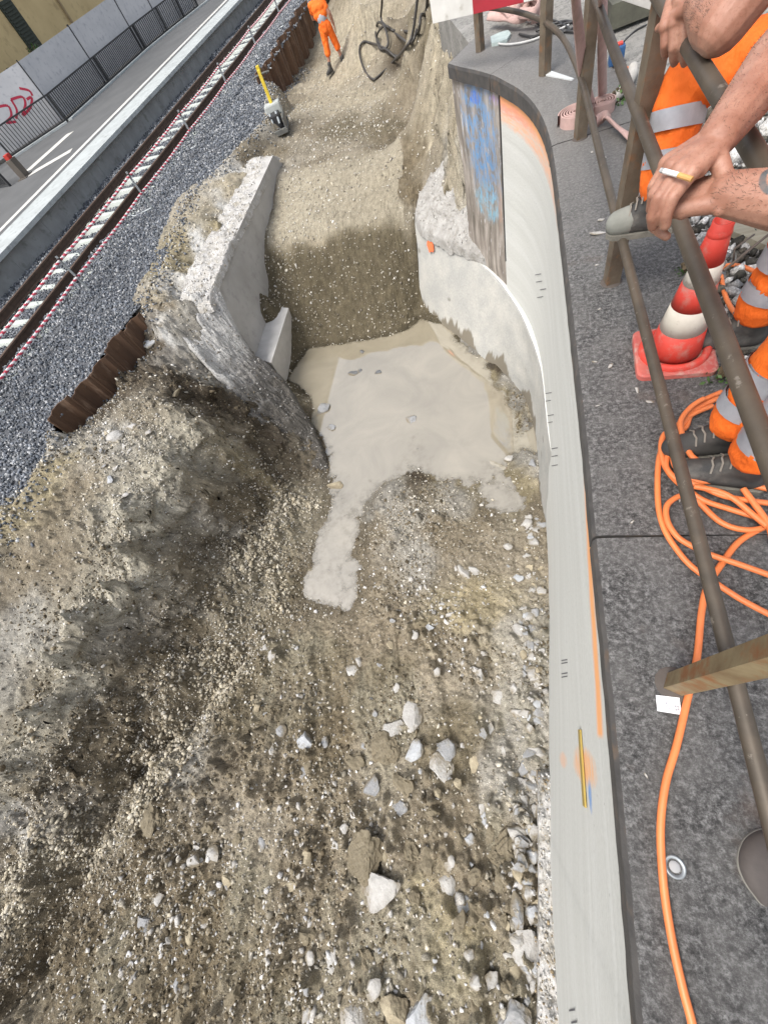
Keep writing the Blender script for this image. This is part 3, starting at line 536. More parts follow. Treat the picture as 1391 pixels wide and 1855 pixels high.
tag(mb.build('kerb', conc_p), kind='structure')
# bar fence with hoarding behind
fblk = mat('fence_black', (0.018,0.02,0.022), (0.03,0.03,0.032), 20, 0.45, 0)
hoard = mat('hoarding_board', (0.55,0.55,0.56), (0.47,0.475,0.49), 1.5, 0.55, 0.1, 4, 0.02, c3=(0.36,0.37,0.40), sc3=6)
def fence_panel(A, B, h, label, zb=PZ):
    e = empty('fence_panel', (A.x, A.y, zb)); L = (B-A).length; d = (B-A)/L; e.rotation_euler = (0, 0, math.atan2(d.y, d.x))
    tag(e, label, 'fence', 'black bar fence panels')
    n = max(4, int(L/0.125)); bars = []
    for i in range(1, n):
        mb = MB(); mb.box((L*i/n, 0, h/2+0.03), (0.028, 0.028, h-0.06)); bars.append(mb)
    for mb in bars[:60]: mb.build('bar', fblk, e)
    for z in (0.06, h): MB().box((L/2, 0, z), (L, 0.045, 0.045)).build('crossbar', fblk, e)
    for x_ in (0.0, L): 
        p = MB().box((x_*0.995+.01, 0.0, h/2), (0.07, 0.07, h+0.02)).build('fence_post', fblk, e)
    return e
names = ['farthest left of the row on the platform', 'second along the platform, under the tall hoarding post', 'third along the platform below the pale hoarding', 'fourth along the platform, beginning to shrink with distance', 'fifth along the platform, far off', 'most distant at the top edge of the view']
for i in range(len(FB)-2): fence_panel(FB[i], FB[i+1], 0.80, 'black steel bar fence panel, '+names[i])
A = at(-60, 352, PZ); B = at(20, 337, PZ); fence_panel(Vector((A.x, A.y)), Vector((B.x, B.y)), 0.7, 'low black bar fence panel by the brown post at the left edge')
hn = 0
def board(A, B, z0, z1, label, gr=None):
    global hn
    e = empty('hoarding_panel', (A.x, A.y, z0)); L = (B-A).length; d = (B-A)/L; e.rotation_euler = (0, 0, math.atan2(d.y, d.x))
    tag(e, label, 'hoarding', 'pale hoarding panels above the fence')
    MB().box((L/2, 0, (z1-z0)/2), (L-0.02, 0.03, z1-z0)).build('board', hoard, e)
    MB().box((L, 0, (z1-z0)/2), (0.045, 0.07, z1-z0+0.1)).build('board_post', fblk, e)
    return e, L, d
off = 0.25
HB = []
for i in range(len(FB)):
    d = (FB[min(i+1, len(FB)-1)]-FB[max(i-1, 0)]).normalized(); HB.append(FB[i]+Vector((-d.y, d.x))*off)
HB[0] = HB[0]+(HB[0]-HB[1])*0.6
hl = ['with a red spray-painted tag, at the left edge', 'long and plain, left of centre below the yellow house', 'plain, next right of the one below the shutter', 'plain, fourth from the left', 'small with distance near the top', 'farthest at the top edge']
for i in range(len(FB)-2):
    e, L, d = board(HB[i], HB[i+1], PZ+0.1, PZ+1.72, 'pale grey metal hoarding panel '+hl[i])
    if i == 0:
        m_ = mat('red_spray', (0.45,0.02,0.05), (0.38,0.02,0.06), 6, 0.6, 0)
        def P(u, w_): return Vector((L*(u-.07), -0.0185, 1.05*w_+0.72))
        gb = MB()
        for st in ([(.80,.30),(.90,.22),(.88,.05),(.79,-.12),(.90,-.06),(.97,.10),(.92,.12)], [(.80,.30),(.78,.05),(.72,-.10)], [(.66,.32),(.74,.22),(.70,.0),(.62,-.05),(.70,-.15)], [(.93,.40),(.99,.25),(.985,.12)]):
            pts = spline([P(*q) for q in st], 6)
            for a, b2 in zip(pts, pts[1:]):
                q = (b2-a); nn = Vector((-q.z, 0, q.x)).normalized()*0.035; gb.add([a+nn, a-nn, b2-nn, b2+nn], [(0,1,2,3)])
        gb.build('graffiti', m_, e)
bp = empty('steel_post', tuple(at(47,320,PZ))); tag(bp, 'brown steel post standing on the platform by the low black fence', 'post')
MB().box((0,0,.22), (0.24,0.24,.5), bev=.01).box((0,0,.0),(0.4,0.4,.03)).build('post_body', mat('brown_steel', (0.10,0.085,0.07), None, 6), bp)
MB().box((0.0,0,.53), (0.16,0.16,.12), bev=.01).build('red_cap', mat('red_cap', (0.45,0.03,0.02), None, 6), bp)
# yellow house and the yard behind the hoarding
yel = mat('ochre_render', (0.62,0.48,0.25), (0.54,0.41,0.21), 0.9, 0.9, 0.2, 40, 0.004, c3=(0.42,0.31,0.16), sc3=2.2)
shut = mat('shutter_green', (0.022,0.03,0.02), (0.035,0.045,0.03), 8, 0.6)
h = empty('yellow_house', (-22, 24, -1)); tag(h, 'ochre yellow house wall with dark shutters behind the pale hoarding', 'house')
def child(o, p): o.parent = p; o.matrix_parent_inverse = p.matrix_basis.inverted() if False else Matrix.Translation(-Vector(p.location)); return o
def X0(x, u, v): r = RM @ np.array([u-IW/2, -(v-IH/2), -FPX]); t_ = x/r[0]; return Vector((x, t_*r[1], CAMH+t_*r[2]))
child(MB().box((-25,25.5,4), (8,21,12)).build('wall', yel), h)
child(MB().box((-24,40,3.2), (7,8,10)).build('wing_wall', mat('ochre_shade', (0.45,0.40,0.33), (0.38,0.34,0.28), 0.9, 0.9)), h)
child(MB().box((-25,25.5,10.2), (9,22,.5)).build('roof', mat('roof_tile', (0.25,0.1,0.06), None, 5)), h)
for (u, v, wd, hh) in ((38, 48, 0.95, 1.55), (-30, 150, 0.95, 1.5)):
    p = X0(-21, u, v)
    s_ = child(MB().box((-20.97, p.y, p.z), (0.07, wd, hh), bev=0.01).build('shutter', shut), h)
    q = MB(); 
    for k in range(14): q.box((-20.915, p.y, p.z-hh/2+0.08+k*(hh-0.16)/13), (0.03, wd-0.16, 0.05))
    o = q.build('louvres', shut); o.parent = s_
for k in range(1):
    p = X0(-21, 115, 20); child(MB().tube([(-20.9, p.y, -1), (-20.9, p.y, 9)], 0.06, 10).build('downpipe', mat('pipe_brown', (0.35,0.26,0.15), None, 6)), h)
bu = MB(); rr = random.Random(3)
# planter greenery with bicycle-like clutter simplified as leafy shrub in front of the house
def shrub(c, r, n, name, label, green):
    e = empty(name, c); tag(e, label, 'plant'); mb = MB()
    for i in range(n):
        d = Vector((rr.gauss(0,1), rr.gauss(0,1), abs(rr.gauss(0,.7)))).normalized()*r*rr.uniform(0.3, 1); s_ = r*rr.uniform(0.10, 0.22)
        a = Vector((rr.gauss(0,1), rr.gauss(0,1), rr.gauss(0,1))).normalized(); b2 = a.cross(d).normalized() if a.cross(d).length > .01 else Vector((1,0,0))
        q = Vector(c)+d; mb.add([q-a*s_, q+b2*s_*0.5, q+a*s_, q-b2*s_*0.5], [(0,1,2,3)])
    child(mb.build('leaves', green), e); st = MB()
    for i in range(5): st.tube([Vector(c), Vector(c)+Vector((rr.uniform(-.5,.5)*r, rr.uniform(-.5,.5)*r, r*.8))], 0.01+r*0.01, 5)
    child(st.build('stems', mat('stem', (0.12,0.09,0.05), None, 6)), e); return e
leafm = mat('leaf_green', (0.07,0.14,0.03), (0.035,0.08,0.02), 10, 0.6, 0)
p = X0(-20, 60, 88); shrub((p.x, p.y, p.z-.3), 0.5, 120, 'shrub', 'leafy shrub in front of the yellow house, below the dark shutter', leafm)
p = X0(-20, 10, 128); shrub((p.x, p.y, p.z-.3), 0.4, 80, 'shrub', 'small shrub at the left edge above the hoarding with the red tag', leafm)
# rope barrier along the track
rope_r, rope_w = mat('rope_red', (0.62,0.08,0.12), None, 10, 0.8, 0), mat('rope_white', (0.85,0.83,0.82), None, 10, 0.8, 0)
def rope(y0, y1, x, z, label):
    mb = MB(); N_ = 5; pts = []; L = y1-y0; st = 0.025; n = int(L/st)
    for i in range(n+1):
        yy = y0+L*i/n; ph = ((yy-0.6) % 3.0)/3.0; sag = -0.022*4*ph*(1-ph)
        pts.append((TX(x, yy), yy, z+sag))
    vs = []; fs = []; ms = []; k = 8
    for i, p_ in enumerate(pts):
        for a in range(k): vs.append((p_[0]+0.023*math.cos(6.2832*a/k), p_[1], p_[2]+0.023*math.sin(6.2832*a/k)))
    for i in range(n):
        for a in range(k): fs.append((i*k+a, i*k+(a+1)%k, (i+1)*k+(a+1)%k, (i+1)*k+a)); ms.append(0 if ((i*1.45 + a*1.0) % k) < k/2 else 1)
    mb.v = vs; mb.f = fs; mb.m = ms
    tag(mb.build('barrier_rope', [rope_r, rope_w], smooth=True), label, 'rope', 'red and white barrier ropes along the track')
rope(-1.0, 31, -7.76, -0.52, 'upper red and white twisted rope strung between the barrier posts')
rope(-1.0, 31, -7.74, -0.84, 'lower red and white twisted rope, the one nearer the excavation')
bp0 = None
for i, y in enumerate([0.6+3*k for k in range(0, 11)]):
    if bp0 is None:
        bp0 = empty('barrier_post')
        MB().box((0,0,0.31), (0.05,0.012,0.74)).build('upright', galv, bp0)
        MB().tube([(0,0.0,-.02),(-0.3,0,-.04),(-0.55,0.0,-0.06),(-0.66,0,-0.02)], 0.016, 6).build('clamp_arm', galv, bp0)
        MB().box((-0.0,0,0.62), (0.06,0.03,0.05)).box((0,0,.29),(.06,.03,.04)).build('rope_hook', dark, bp0)
        s = bp0
    else:
        s = bp0.copy(); COL.objects.link(s)
        for ch in bp0.children: c = ch.copy(); COL.objects.link(c); c.parent = s
    s.location = (TX(-7.75, y), y, -1.12); s.rotation_euler = (0, 0, rr.uniform(-.15, .15))
    tag(s, 'thin galvanised barrier post clamped beside the rail, holding the two ropes', 'barrier post', 'rope barrier posts')
# sheet piles
pile_m = mat('sheet_pile_rust', (0.12,0.065,0.035), (0.075,0.042,0.025), 3, 0.85, 0.5, 30, 0.01, c3=(0.20,0.13,0.085), sc3=9, scale=(1,1,.35))
def sheet_pile(A, B, n, ztop, zbot, label, lean=0.0, grp='rusty sheet piles'):
    A = Vector(A); B = Vector(B); d = (B-A); L = d.length; d /= L; nn = Vector((-d.y, d.x, 0)); w_ = L/n
    for i in range(n):
        e = empty('sheet_pile', A+d*w_*i); mb = MB(); pr = [(0,0),(.18,0),(.34,.5),(.66,.5),(.82,0),(1.0,0)]; dt = 0.30*w_; jz = rr.uniform(-.03,.04)
        fr = [A+d*w_*(i+a)+nn*(dt*b2) for a, b2 in pr]; bk = [q+nn*0.014 for q in fr]
        vs = [Vector((q.x, q.y, zbot)) for q in fr] + [Vector((q.x, q.y, ztop+jz)) for q in fr] + [Vector((q.x, q.y, zbot)) for q in bk] + [Vector((q.x, q.y, ztop+jz)) for q in bk]; k = 6; fs = []
        for j in range(5): fs += [(j, j+1, k+j+1, k+j), (2*k+j, 2*k+j+1, 3*k+j+1, 3*k+j), (k+j, k+j+1, 3*k+j+1, 3*k+j)]
        fs += [(0, k, 3*k, 2*k), (k-1, 2*k-1, 4*k-1, 3*k-1)]
        mb.add(vs, fs); o = mb.build('pile_sheet', pile_m); child(o, e)
        r2 = MB(); c_ = fr[0]; r2.tube([(c_.x, c_.y, zbot), (c_.x, c_.y, ztop+jz-0.01)], 0.02, 8); child(r2.build('interlock', pile_m), e)
        tag(e, label[i] if isinstance(label, list) else label, 'sheet pile', grp)
S1 = ['rusty brown sheet pile nearest the camera, lowest of the five by the ballast', 'second rusty sheet pile from the camera on the berm', 'middle rusty sheet pile of the five on the berm', 'fourth rusty sheet pile of the five on the berm', 'rusty sheet pile farthest from the camera of the five, beside the pale stone']
sheet_pile(at(95,765,-1.10), at(255,568,-1.10), 5, -1.07, -1.75, S1, grp='rusty sheet piles on the berm')
sheet_pile(at(466,143,-1.05), at(556,0,-1.05), 8, -1.02, -3.0, 'tall rusty sheet pile in the far corrugated wall behind the worker', grp='rusty sheet piles of the far wall')
# ================================================================ right side: sawn wall, foundation, old wall, pavement
def loft(cols, s=None):                # cols: list of columns, each list of Vector; uv: u = metres along, v = height
    V = np.array([[list(q) for q in c] for c in cols]); n, k = V.shape[:2]
    idx = np.arange(n*k).reshape(n, k); F = np.stack([idx[:-1,:-1], idx[1:,:-1], idx[1:,1:], idx[:-1,1:]], -1).reshape(-1, 4)
    me = npmesh('loft', V.reshape(-1, 3), F)
    d = np.zeros(n); d[1:] = np.cumsum(np.linalg.norm(V[1:,0,:2]-V[:-1,0,:2], axis=1))
    uv = me.uv_layers.new(name='UVMap'); li = np.empty(len(me.loops), np.int32); me.loops.foreach_get('vertex_index', li)
    U = np.repeat(V[:,0,1][:,None], k, 1).ravel(); Wz = V[..., 2].ravel()
    U = np.repeat((d+V[0,0,1])[:,None], k, 1).ravel()
    uv.data.foreach_set('uv', np.stack([U[li], Wz[li]], 1).astype(np.float32).ravel()); return me
m = bpy.data.materials.new('sawn_concrete'); t, b = nodes(m)
uvn = t.nodes.new('ShaderNodeUVMap'); uvn.uv_map = 'UVMap'
def mapped(sx, sy, ox=0, oy=0):
    mp = t.nodes.new('ShaderNodeMapping'); mp.inputs['Scale'].default_value = (sx, sy, 1); mp.inputs['Location'].default_value = (ox, oy, 0); t.links.new(uvn.outputs[0], mp.inputs[0]); return mp.outputs[0]
base = ramp(t, noise(t, 1, 6, 0.6, mapped(0.45, 7)).outputs[0], [(0.3, (0.515,0.52,0.49)), (0.5, (0.545,0.55,0.52)), (0.7, (0.585,0.59,0.565))]).outputs[0]
sp = ramp(t, noise(t, 1, 8, 0.75, mapped(40, 60)).outputs[0], [(0.3, (0.86,0.86,0.85)), (0.6, (1.03,1.03,1.03))]).outputs[0]
base = mix(t, 1.0, base, sp, 'MULTIPLY')
wh = ramp(t, noise(t, 1, 5, 0.55, mapped(0.7, 22, 3)).outputs[0], [(0.66, (0,0,0)), (0.70, (0.6,0.6,0.6))]).outputs[0]
base = mix(t, wh, base, (0.74,0.76,0.75))
pit = t.nodes.new('ShaderNodeTexVoronoi'); pit.inputs['Scale'].default_value = 1; t.links.new(mapped(9, 14), pit.inputs['Vector'])
pk = ramp(t, pit.outputs['Distance'], [(0.035, (1,1,1)), (0.06, (0,0,0))]).outputs[0]; base = mix(t, pk, base, (0.25,0.25,0.24))
sep = t.nodes.new('ShaderNodeSeparateXYZ'); t.links.new(uvn.outputs[0], sep.inputs[0])
def mth(op, a, b2=None, c=None):
    n = t.nodes.new('ShaderNodeMath'); n.operation = op
    for i, q in enumerate((a, b2, c)):
        if q is None: continue
        if isinstance(q, (int, float)): n.inputs[i].default_value = q
        else: t.links.new(q, n.inputs[i])
    return n.outputs[0]
# orange sprayed line: height as a function of distance along the wall, plus soft noise
fc = t.nodes.new('ShaderNodeFloatCurve'); cu = fc.mapping.curves[0]
def crv(u): return (u+1.0)/8.0
pts = [(-1.0,-.60),(-.2,-.47),(.15,-.42),(.45,-.39),(.9,-.30),(1.4,-.21),(1.9,-.19),(2.9,-.17),(4.2,-.17),(5.4,-.17),(7.0,-.17)]
while len(cu.points) < len(pts): cu.points.new(0.5, 0.5)
for i, (a, z) in enumerate(pts): cu.points[i].location = (crv(a), 1+z)
fc.mapping.update(); nu = mth('DIVIDE', mth('ADD', sep.outputs[0], 1.0), 8.0); t.links.new(nu, fc.inputs['Value'])
dz = mth('ABSOLUTE', mth('SUBTRACT', mth('ADD', sep.outputs[1], 1.0), fc.outputs[0]))
wob = mth('MULTIPLY', noise(t, 1, 4, 0.7, mapped(6, 25)).outputs[0], 0.07)
lf = ramp(t, mth('ADD', dz, wob), [(0.064, (0.85,0.85,0.85)), (0.115, (0,0,0))]).outputs[0]
far_ = ramp(t, sep.outputs[0], [(0.0, (0,0,0)), (0.02, (1,1,1))]).outputs[0]
lf = mix(t, 1.0, lf, far_, 'MULTIPLY')
base = mix(t, lf, base, (0.85,0.36,0.11))
# broad orange cloud by the far joint, blotch round the brass strip
def blotch(u0, z0, ru, rz, col, amt, base):
    du = mth('DIVIDE', mth('SUBTRACT', sep.outputs[0], u0), ru); dv = mth('DIVIDE', mth('SUBTRACT', sep.outputs[1], z0), rz)
    d2 = mth('ADD', mth('MULTIPLY', du, du), mth('MULTIPLY', dv, dv)); nn = mth('MULTIPLY', noise(t, 1, 5, 0.7, mapped(14, 18)).outputs[0], 1.6)
    mk = ramp(t, mth('MULTIPLY', mth('ADD', d2, nn), 0.4), [(0.46, (amt,)*3), (0.80, (0,0,0))]).outputs[0]
    st = ramp(t, noise(t, 1, 5, 0.7, mapped(5, 40, 3)).outputs[0], [(0.36, (.25,.25,.25)), (0.56, (1,1,1))]).outputs[0]
    return mix(t, mix(t, 1.0, mk, st, 'MULTIPLY'), base, col)
base = blotch(5.0, -.28, 1.5, .10, (0.80,0.40,0.22), 0.75, base)
base = blotch(5.6, -.22, .7, .06, (0.70,0.25,0.20), 0.6, base)
base = blotch(-.13, -.95, .085, .38, (0.85,0.36,0.08), 0.8, base)
base = blotch(-.16, -1.85, .05, .22, (0.80,0.40,0.20), 0.6, base)
base = blotch(-.24, -.80, .07, .05, (0.03,0.20,0.55), 0.8, base)
t.links.new(base, b.inputs['Base Color']); b.inputs['Roughness'].default_value = 0.72; b.inputs['Specular IOR Level'].default_value = 0.35
pn = bump(t, b, noise(t, 1, 6, 0.7, mapped(60, 90)).outputs[0], 0.12, 0.004)
bump(t, b, noise(t, 1, 4, 0.5, mapped(0.3, 16)).outputs[0], 0.35, 0.012, pn); sawn = m
old = mat('old_wall_stone', (0.22,0.20,0.165), (0.13,0.115,0.09), 5, 0.9, 0.6, 20, 0.02, scale=(1,1,.4), c3=(0.33,0.30,0.25), sc3=8)
rubble_m = mat('broken_concrete', (0.40,0.39,0.37), (0.29,0.28,0.26), 5, 0.97, 0.9, 30, 0.025, c3=(0.19,0.175,0.15), sc3=9, f3=(.5,.8), spec=.15)
wl = empty('sawn_retaining_wall', (0.33, 0, -3.6)); tag(wl, 'pale grey sawn concrete retaining wall curving along the right side of the trench', 'wall')
def WP(y): return Vector((float(np.interp(y, _wy, _wx)), y))
plan = [Vector((p[0], p[1], 0)) for p in spline([(x, y, 0) for x, y in WALLP], 8)]
JY = 5.84
near = [p for p in plan if p.y <= JY]; farp = [p for p in plan if p.y > JY]
def basex(y, z):                       # the lower wall stands slightly out from the cut above
    f = max(0, min(1, (1.8-y)/2.5)); return -0.11*f*max(0, min(1, (-z-.3)/2.6))
cols = []
for p in near:
    c = []
    for z in np.linspace(-0.13, -3.75, 26):
        wv = 0.0015*math.sin(p.y*5+z*3)
        c.append(Vector((p.x+basex(p.y, z)+wv, p.y, z)))
    cols.append(c)
child(link('sawn_face', loft(cols), sawn, smooth=True), wl)
# body of the wall behind the face
mb = MB(); pl_ = near[::4]+[near[-1]]
poly = [(p.x+0.012, p.y) for p in pl_] + [(p.x+0.6, p.y) for p in reversed(pl_)]
mb.prism(poly, -3.9, -0.135)
child(mb.build('wall_core', rubble_m), wl)
# foundation: proud of the wall beyond y=2.9
M_ = [Vector((.375,2.3,-2.0)), Vector((.354,2.77,-2.10)), Vector((.352,3.4,-2.24)), at(979,668,-2.36), at(959,606,-2.34), at(933,552,-2.32), at(889,495,-2.25), at(821,445,-2.15), at(752,404,-2.10)]
B_ = [Vector((.375,2.3,-3.8)), Vector((.305,2.9,-3.8)), Vector((.29,3.5,-3.8)), Vector((.27,4.0,-3.8)), Vector((.15,4.75,-3.8)), at(905,672,-3.8), at(868,640,-3.8), at(812,592,-3.8), at(752,535,-3.8)]
B_[-4:] = [q+(q-M_[i])*0.22 for i, q in ((-4, at(905,672,-3.5)), (-3, at(868,642,-3.5)), (-2, at(812,596,-3.5)), (-1, at(762,548,-3.4)))]
Ms, Bs = spline(M_, 8), spline(B_, 8)
fm = bpy.data.materials.new('foundation_concrete'); t, b = nodes(fm)
uvn = t.nodes.new('ShaderNodeUVMap'); uvn.uv_map = 'UVMap'; sep = t.nodes.new('ShaderNodeSeparateXYZ'); t.links.new(uvn.outputs[0], sep.inputs[0])
c = ramp(t, noise(t, 1, 6, 0.65, mapped(2.5, 2.5)).outputs[0], [(0.35, (0.43,0.42,0.385)), (0.6, (0.345,0.345,0.325))]).outputs[0]
c = mix(t, 1.0, c, ramp(t, noise(t, 1, 8, 0.75, mapped(30, 30)).outputs[0], [(0.3, (0.8,0.8,0.8)), (0.6, (1.05,1.05,1.05))]).outputs[0], 'MULTIPLY')
wz = mth('ADD', sep.outputs[1], mth('MULTIPLY', noise(t, 1, 4, 0.6, mapped(1.7, 0.25)).outputs[0], 1.5))       # damp tongues rising from the foot
dk = ramp(t, mth('MULTIPLY', mth('ADD', wz, 4.0), 0.5), [(0.67, (1,1,1)), (0.70, (0,0,0))]).outputs[0]
dk2 = t.nodes.new('ShaderNodeTexVoronoi'); dk2.inputs['Scale'].default_value = 1; t.links.new(mapped(2.2, 3.6), dk2.inputs['Vector'])
sp2 = ramp(t, dk2.outputs['Distance'], [(0.10, (1,1,1)), (0.17, (0,0,0))]).outputs[0]; sp2 = mix(t, 1.0, sp2, ramp(t, noise(t, 1, 2, .5, mapped(1.1, 1.1)).outputs[0], [(0.48,(0,0,0)),(0.53,(1,1,1))]).outputs[0], 'MULTIPLY')
c = mix(t, sp2, c, (0.22,0.215,0.19)); c = mix(t, dk, c, (0.17,0.15,0.115))
t.links.new(c, b.inputs['Base Color']); b.inputs['Roughness'].default_value = 0.8
bump(t, b, noise(t, 1, 7, 0.7, mapped(16, 16)).outputs[0], 0.5, 0.012)
fd = empty('wall_foundation', (0, 5, -3.8)); tag(fd, 'lower concrete foundation stepping out under the sawn wall, stained where it meets the puddle', 'foundation')
cols = [[a.lerp(b2, q)+Vector((0.02*fbm(np.array([a.y*2.0]), np.array([q*5.0]), 1, 2, 3)[0], 0, 0)) for q in np.linspace(0, 1, 16)] for a, b2 in zip(Ms, Bs)]
child(link('foundation_face', loft(cols), fm, smooth=True), fd)
cols = [[a, a.lerp(Vector((min(WP(a.y+0.1).x+.03, .6) if a.y < 5.6 else a.x+.12, a.y+(0.03 if a.y < 4.6 else .18), a.z)), 1.0)] for a in Ms]
child(link('ledge', loft(cols), sawn), fd)
# end block below the rubble (left end of the foundation)
e0, e1, e2, e3 = at(752,404,-2.10), at(747,500,-2.6), at(790,566,-3.4), at(765,340,-1.95)
bk_ = Vector((.08,.9,0)); mb = MB(); mb.add([Ms[-1], Bs[-1], Bs[-1]+bk_, Ms[-1]+bk_+Vector((0,0,.1))], [(0,1,2,3)])
child(mb.build('end_face', rubble_m), fd)
def patch(corner, n, m_, name, amp, parent, seed, sc=6, lift=0.0, cl=9.0, smooth=False):   # displaced quad patch: corner = 2 polylines
    A, B = [spline(q, 12) for q in corner]; k = len(A); cols = []
    for i in range(n):
        s_ = i/(n-1)*(len(A)-1); i0 = min(int(s_), len(A)-2); a = A[i0].lerp(A[i0+1], s_-i0)
        s2 = i/(n-1)*(len(B)-1); j0 = min(int(s2), len(B)-2); b2 = B[j0].lerp(B[j0+1], s2-j0)
        cols.append([a.lerp(b2, q) for q in np.linspace(0, 1, n)])
    V = np.array([[list(q) for q in c] for c in cols]); X, Y = V[..., 0], V[..., 1]
    c, cid = cells(X+0.03*fbm(X, Y, 10, 2, 1), Y, cl, seed)
    V[..., 2] += lift + amp*(fbm(X, Y, sc, 5, seed, 0.55)*1.5 + (cid-0.4)*0.45*np.clip(0.8-c, 0, 1) + 0.22*fbm(X, Y, sc*6, 3, seed+3))
    V[..., 0] += amp*0.25*fbm(X, Y, sc, 4, seed+40, 0.6)
    _e = np.linspace(0, 1, n); _em = np.minimum(np.minimum(_e, 1-_e)[:, None]*18, np.minimum(_e, 1-_e)[None]*18); V[..., 2] -= 0.12*np.clip(1-_em, 0, 1)**2
    idx = np.arange(n*n).reshape(n, n); F = np.stack([idx[:-1,:-1], idx[1:,:-1], idx[1:,1:], idx[:-1,1:]], -1).reshape(-1, 4)
    PATCHES.append(V); o = link(name, npmesh(name, V.reshape(-1, 3), F), m_, smooth=smooth); return child(o, parent) if parent else o
PATCHES = []
def sprinkle(V, n, sz, pal, parent):
    P = V.reshape(-1, 3); r_ = np.random.RandomState(n); k = r_.randint(0, len(P), n); P = P[k]
    o = scatter('rubble_chips', P[:,0]+r_.randn(n)*.01, P[:,1]+r_.randn(n)*.01, P[:,2], sz[0]+(sz[1]-sz[0])*r_.rand(n)**3, pal, SH_ANG, stone_mat, n, .2, .3, tilt=.9); o['kind'] = 'stuff'; child(o, parent)
patch([[at(765,338,-1.95), at(752,404,-2.09), at(818,447,-2.12), at(892,480,-2.18)], [at(815,280,-1.55), at(850,330,-1.65), at(880,405,-1.85), at(912,462,-1.95)]], 170, rubble_m, 'broken_top', 0.075, fd, 5, 4, 0.03, 7.0)
sprinkle(PATCHES[-1], 900, (.006,.022), [(.42,.42,.41),(.34,.33,.31),(.25,.24,.22),(.5,.5,.49)], fd)
ch = MB(); 
for i, (a, b2) in enumerate(zip(Ms[10:-8], Ms[11:-7])): 
    n_ = Vector((-(b2-a).y, (b2-a).x, 0)).normalized(); ch.add([a+n_*.004+Vector((0,0,.0)), b2+n_*.004, b2+n_*.004+Vector((0,0,-.035)), a+n_*.004+Vector((0,0,-.035))], [(0,1,2,3)])
child(ch.build('chalky_edge', mat('chalk_edge', (0.56,0.56,0.54), (0.46,0.46,0.45), 10)), fd)
def on_surf(cols_a, cols_b, i, q): return cols_a[i].lerp(cols_b[i], q)
sprayo = mat('orange_spray', (0.80,0.17,0.06), (0.70,0.14,0.05), 10, 0.8, 0)
p = at(776,450,-1.92)
i_ = min(range(len(Ms)), key=lambda i: (Ms[i]-at(776,425,-2.1)).length); a_, b_ = Ms[i_], Bs[i_]; q_ = 0.1; c_ = a_.lerp(b_, q_); tg = (Ms[min(i_+1,len(Ms)-1)]-Ms[i_-1]).normalized(); dn_ = (b_-a_).normalized(); nn_ = tg.cross(dn_).normalized()
if nn_.x > 0: nn_ = -nn_
bl = MB(); bl.add([c_+nn_*0.03+tg*0.10*math.cos(a)*(1+.25*math.sin(3*a))+dn_*0.13*math.sin(a)*(1+.2*math.cos(5*a)) for a in [k*0.3927 for k in range(16)]], [tuple(range(16))])
child(bl.build('orange_mark', sprayo), fd)
# old rendered wall with blue graffiti beyond the saw cut
ow = empty('old_wall', (-0.3, 6.3, -2)); tag(ow, 'weathered old wall with blue graffiti past the sawn face at the curve', 'wall')
gm = bpy.data.materials.new('graffiti_wall'); t, b = nodes(gm); uvn = t.nodes.new('ShaderNodeUVMap'); uvn.uv_map = 'UVMap'; sep = t.nodes.new('ShaderNodeSeparateXYZ'); t.links.new(uvn.outputs[0], sep.inputs[0])
c = ramp(t, noise(t, 1, 6, 0.65, mapped(9, 1.6)).outputs[0], [(0.33, (0.12,0.105,0.085)), (0.5, (0.24,0.21,0.18)), (0.66, (0.40,0.36,0.32))]).outputs[0]
c = mix(t, ramp(t, noise(t, 1, 5, 0.7, mapped(14, 3, 5)).outputs[0], [(0.60, (0,0,0)), (0.66, (.9,.9,.9))]).outputs[0], c, (0.55,0.54,0.55))
U0 = 5.84
def blotch2(u0, z0, ru, rz, col, amt, base, k=1.6):
    du = mth('DIVIDE', mth('SUBTRACT', sep.outputs[0], u0), ru); dv = mth('DIVIDE', mth('SUBTRACT', sep.outputs[1], z0), rz)
    d2 = mth('ADD', mth('MULTIPLY', du, du), mth('MULTIPLY', dv, dv)); nn = mth('MULTIPLY', noise(t, 1, 6, 0.75, mapped(26, 7)).outputs[0], k*1.5)
    mk = ramp(t, mth('MULTIPLY', mth('ADD', d2, nn), 0.4), [(0.62, (amt,)*3), (0.92, (0,0,0))]).outputs[0]
    st = ramp(t, noise(t, 1, 6, 0.75, mapped(46, 6, 3)).outputs[0], [(0.42, (0,0,0)), (0.56, (1,1,1))]).outputs[0]; st2 = ramp(t, noise(t, 1, 3, 0.6, mapped(9, 9, 7)).outputs[0], [(0.4, (.15,.15,.15)), (0.55, (1,1,1))]).outputs[0]
    return mix(t, mix(t, 1.0, mix(t, 1.0, mk, st, 'MULTIPLY'), st2, 'MULTIPLY'), base, col)
c = blotch2(U0+.45, -.80, .50, .70, (0.40,0.46,0.52), 0.45, c); c = blotch2(U0+.50, -.50, .42, .50, (0.10,0.28,0.55), 0.95, c); c = blotch2(U0+.45, -.95, .36, .38, (0.08,0.24,0.48), 0.9, c); c = blotch2(U0+.45, -1.30, .35, .25, (0.16,0.40,0.55), 0.8, c)
c = blotch2(U0+.55, -.25, .10, .05, (0.04,0.15,0.6), 0.9, c, 0.8); c = blotch2(U0+.15, -1.3, .06, .3, (0.45,0.22,0.12), 0.8, c); c = blotch2(U0+.12, -.22, .12, .05, (0.40,0.25,0.55), 0.7, c)
t.links.new(c, b.inputs['Base Color']); b.inputs['Roughness'].default_value = 0.9; bump(t, b, noise(t, 1, 7, 0.7, mapped(18, 8)).outputs[0], 0.7, 0.02)
fp = [p for p in plan if p.y > JY-0.06]
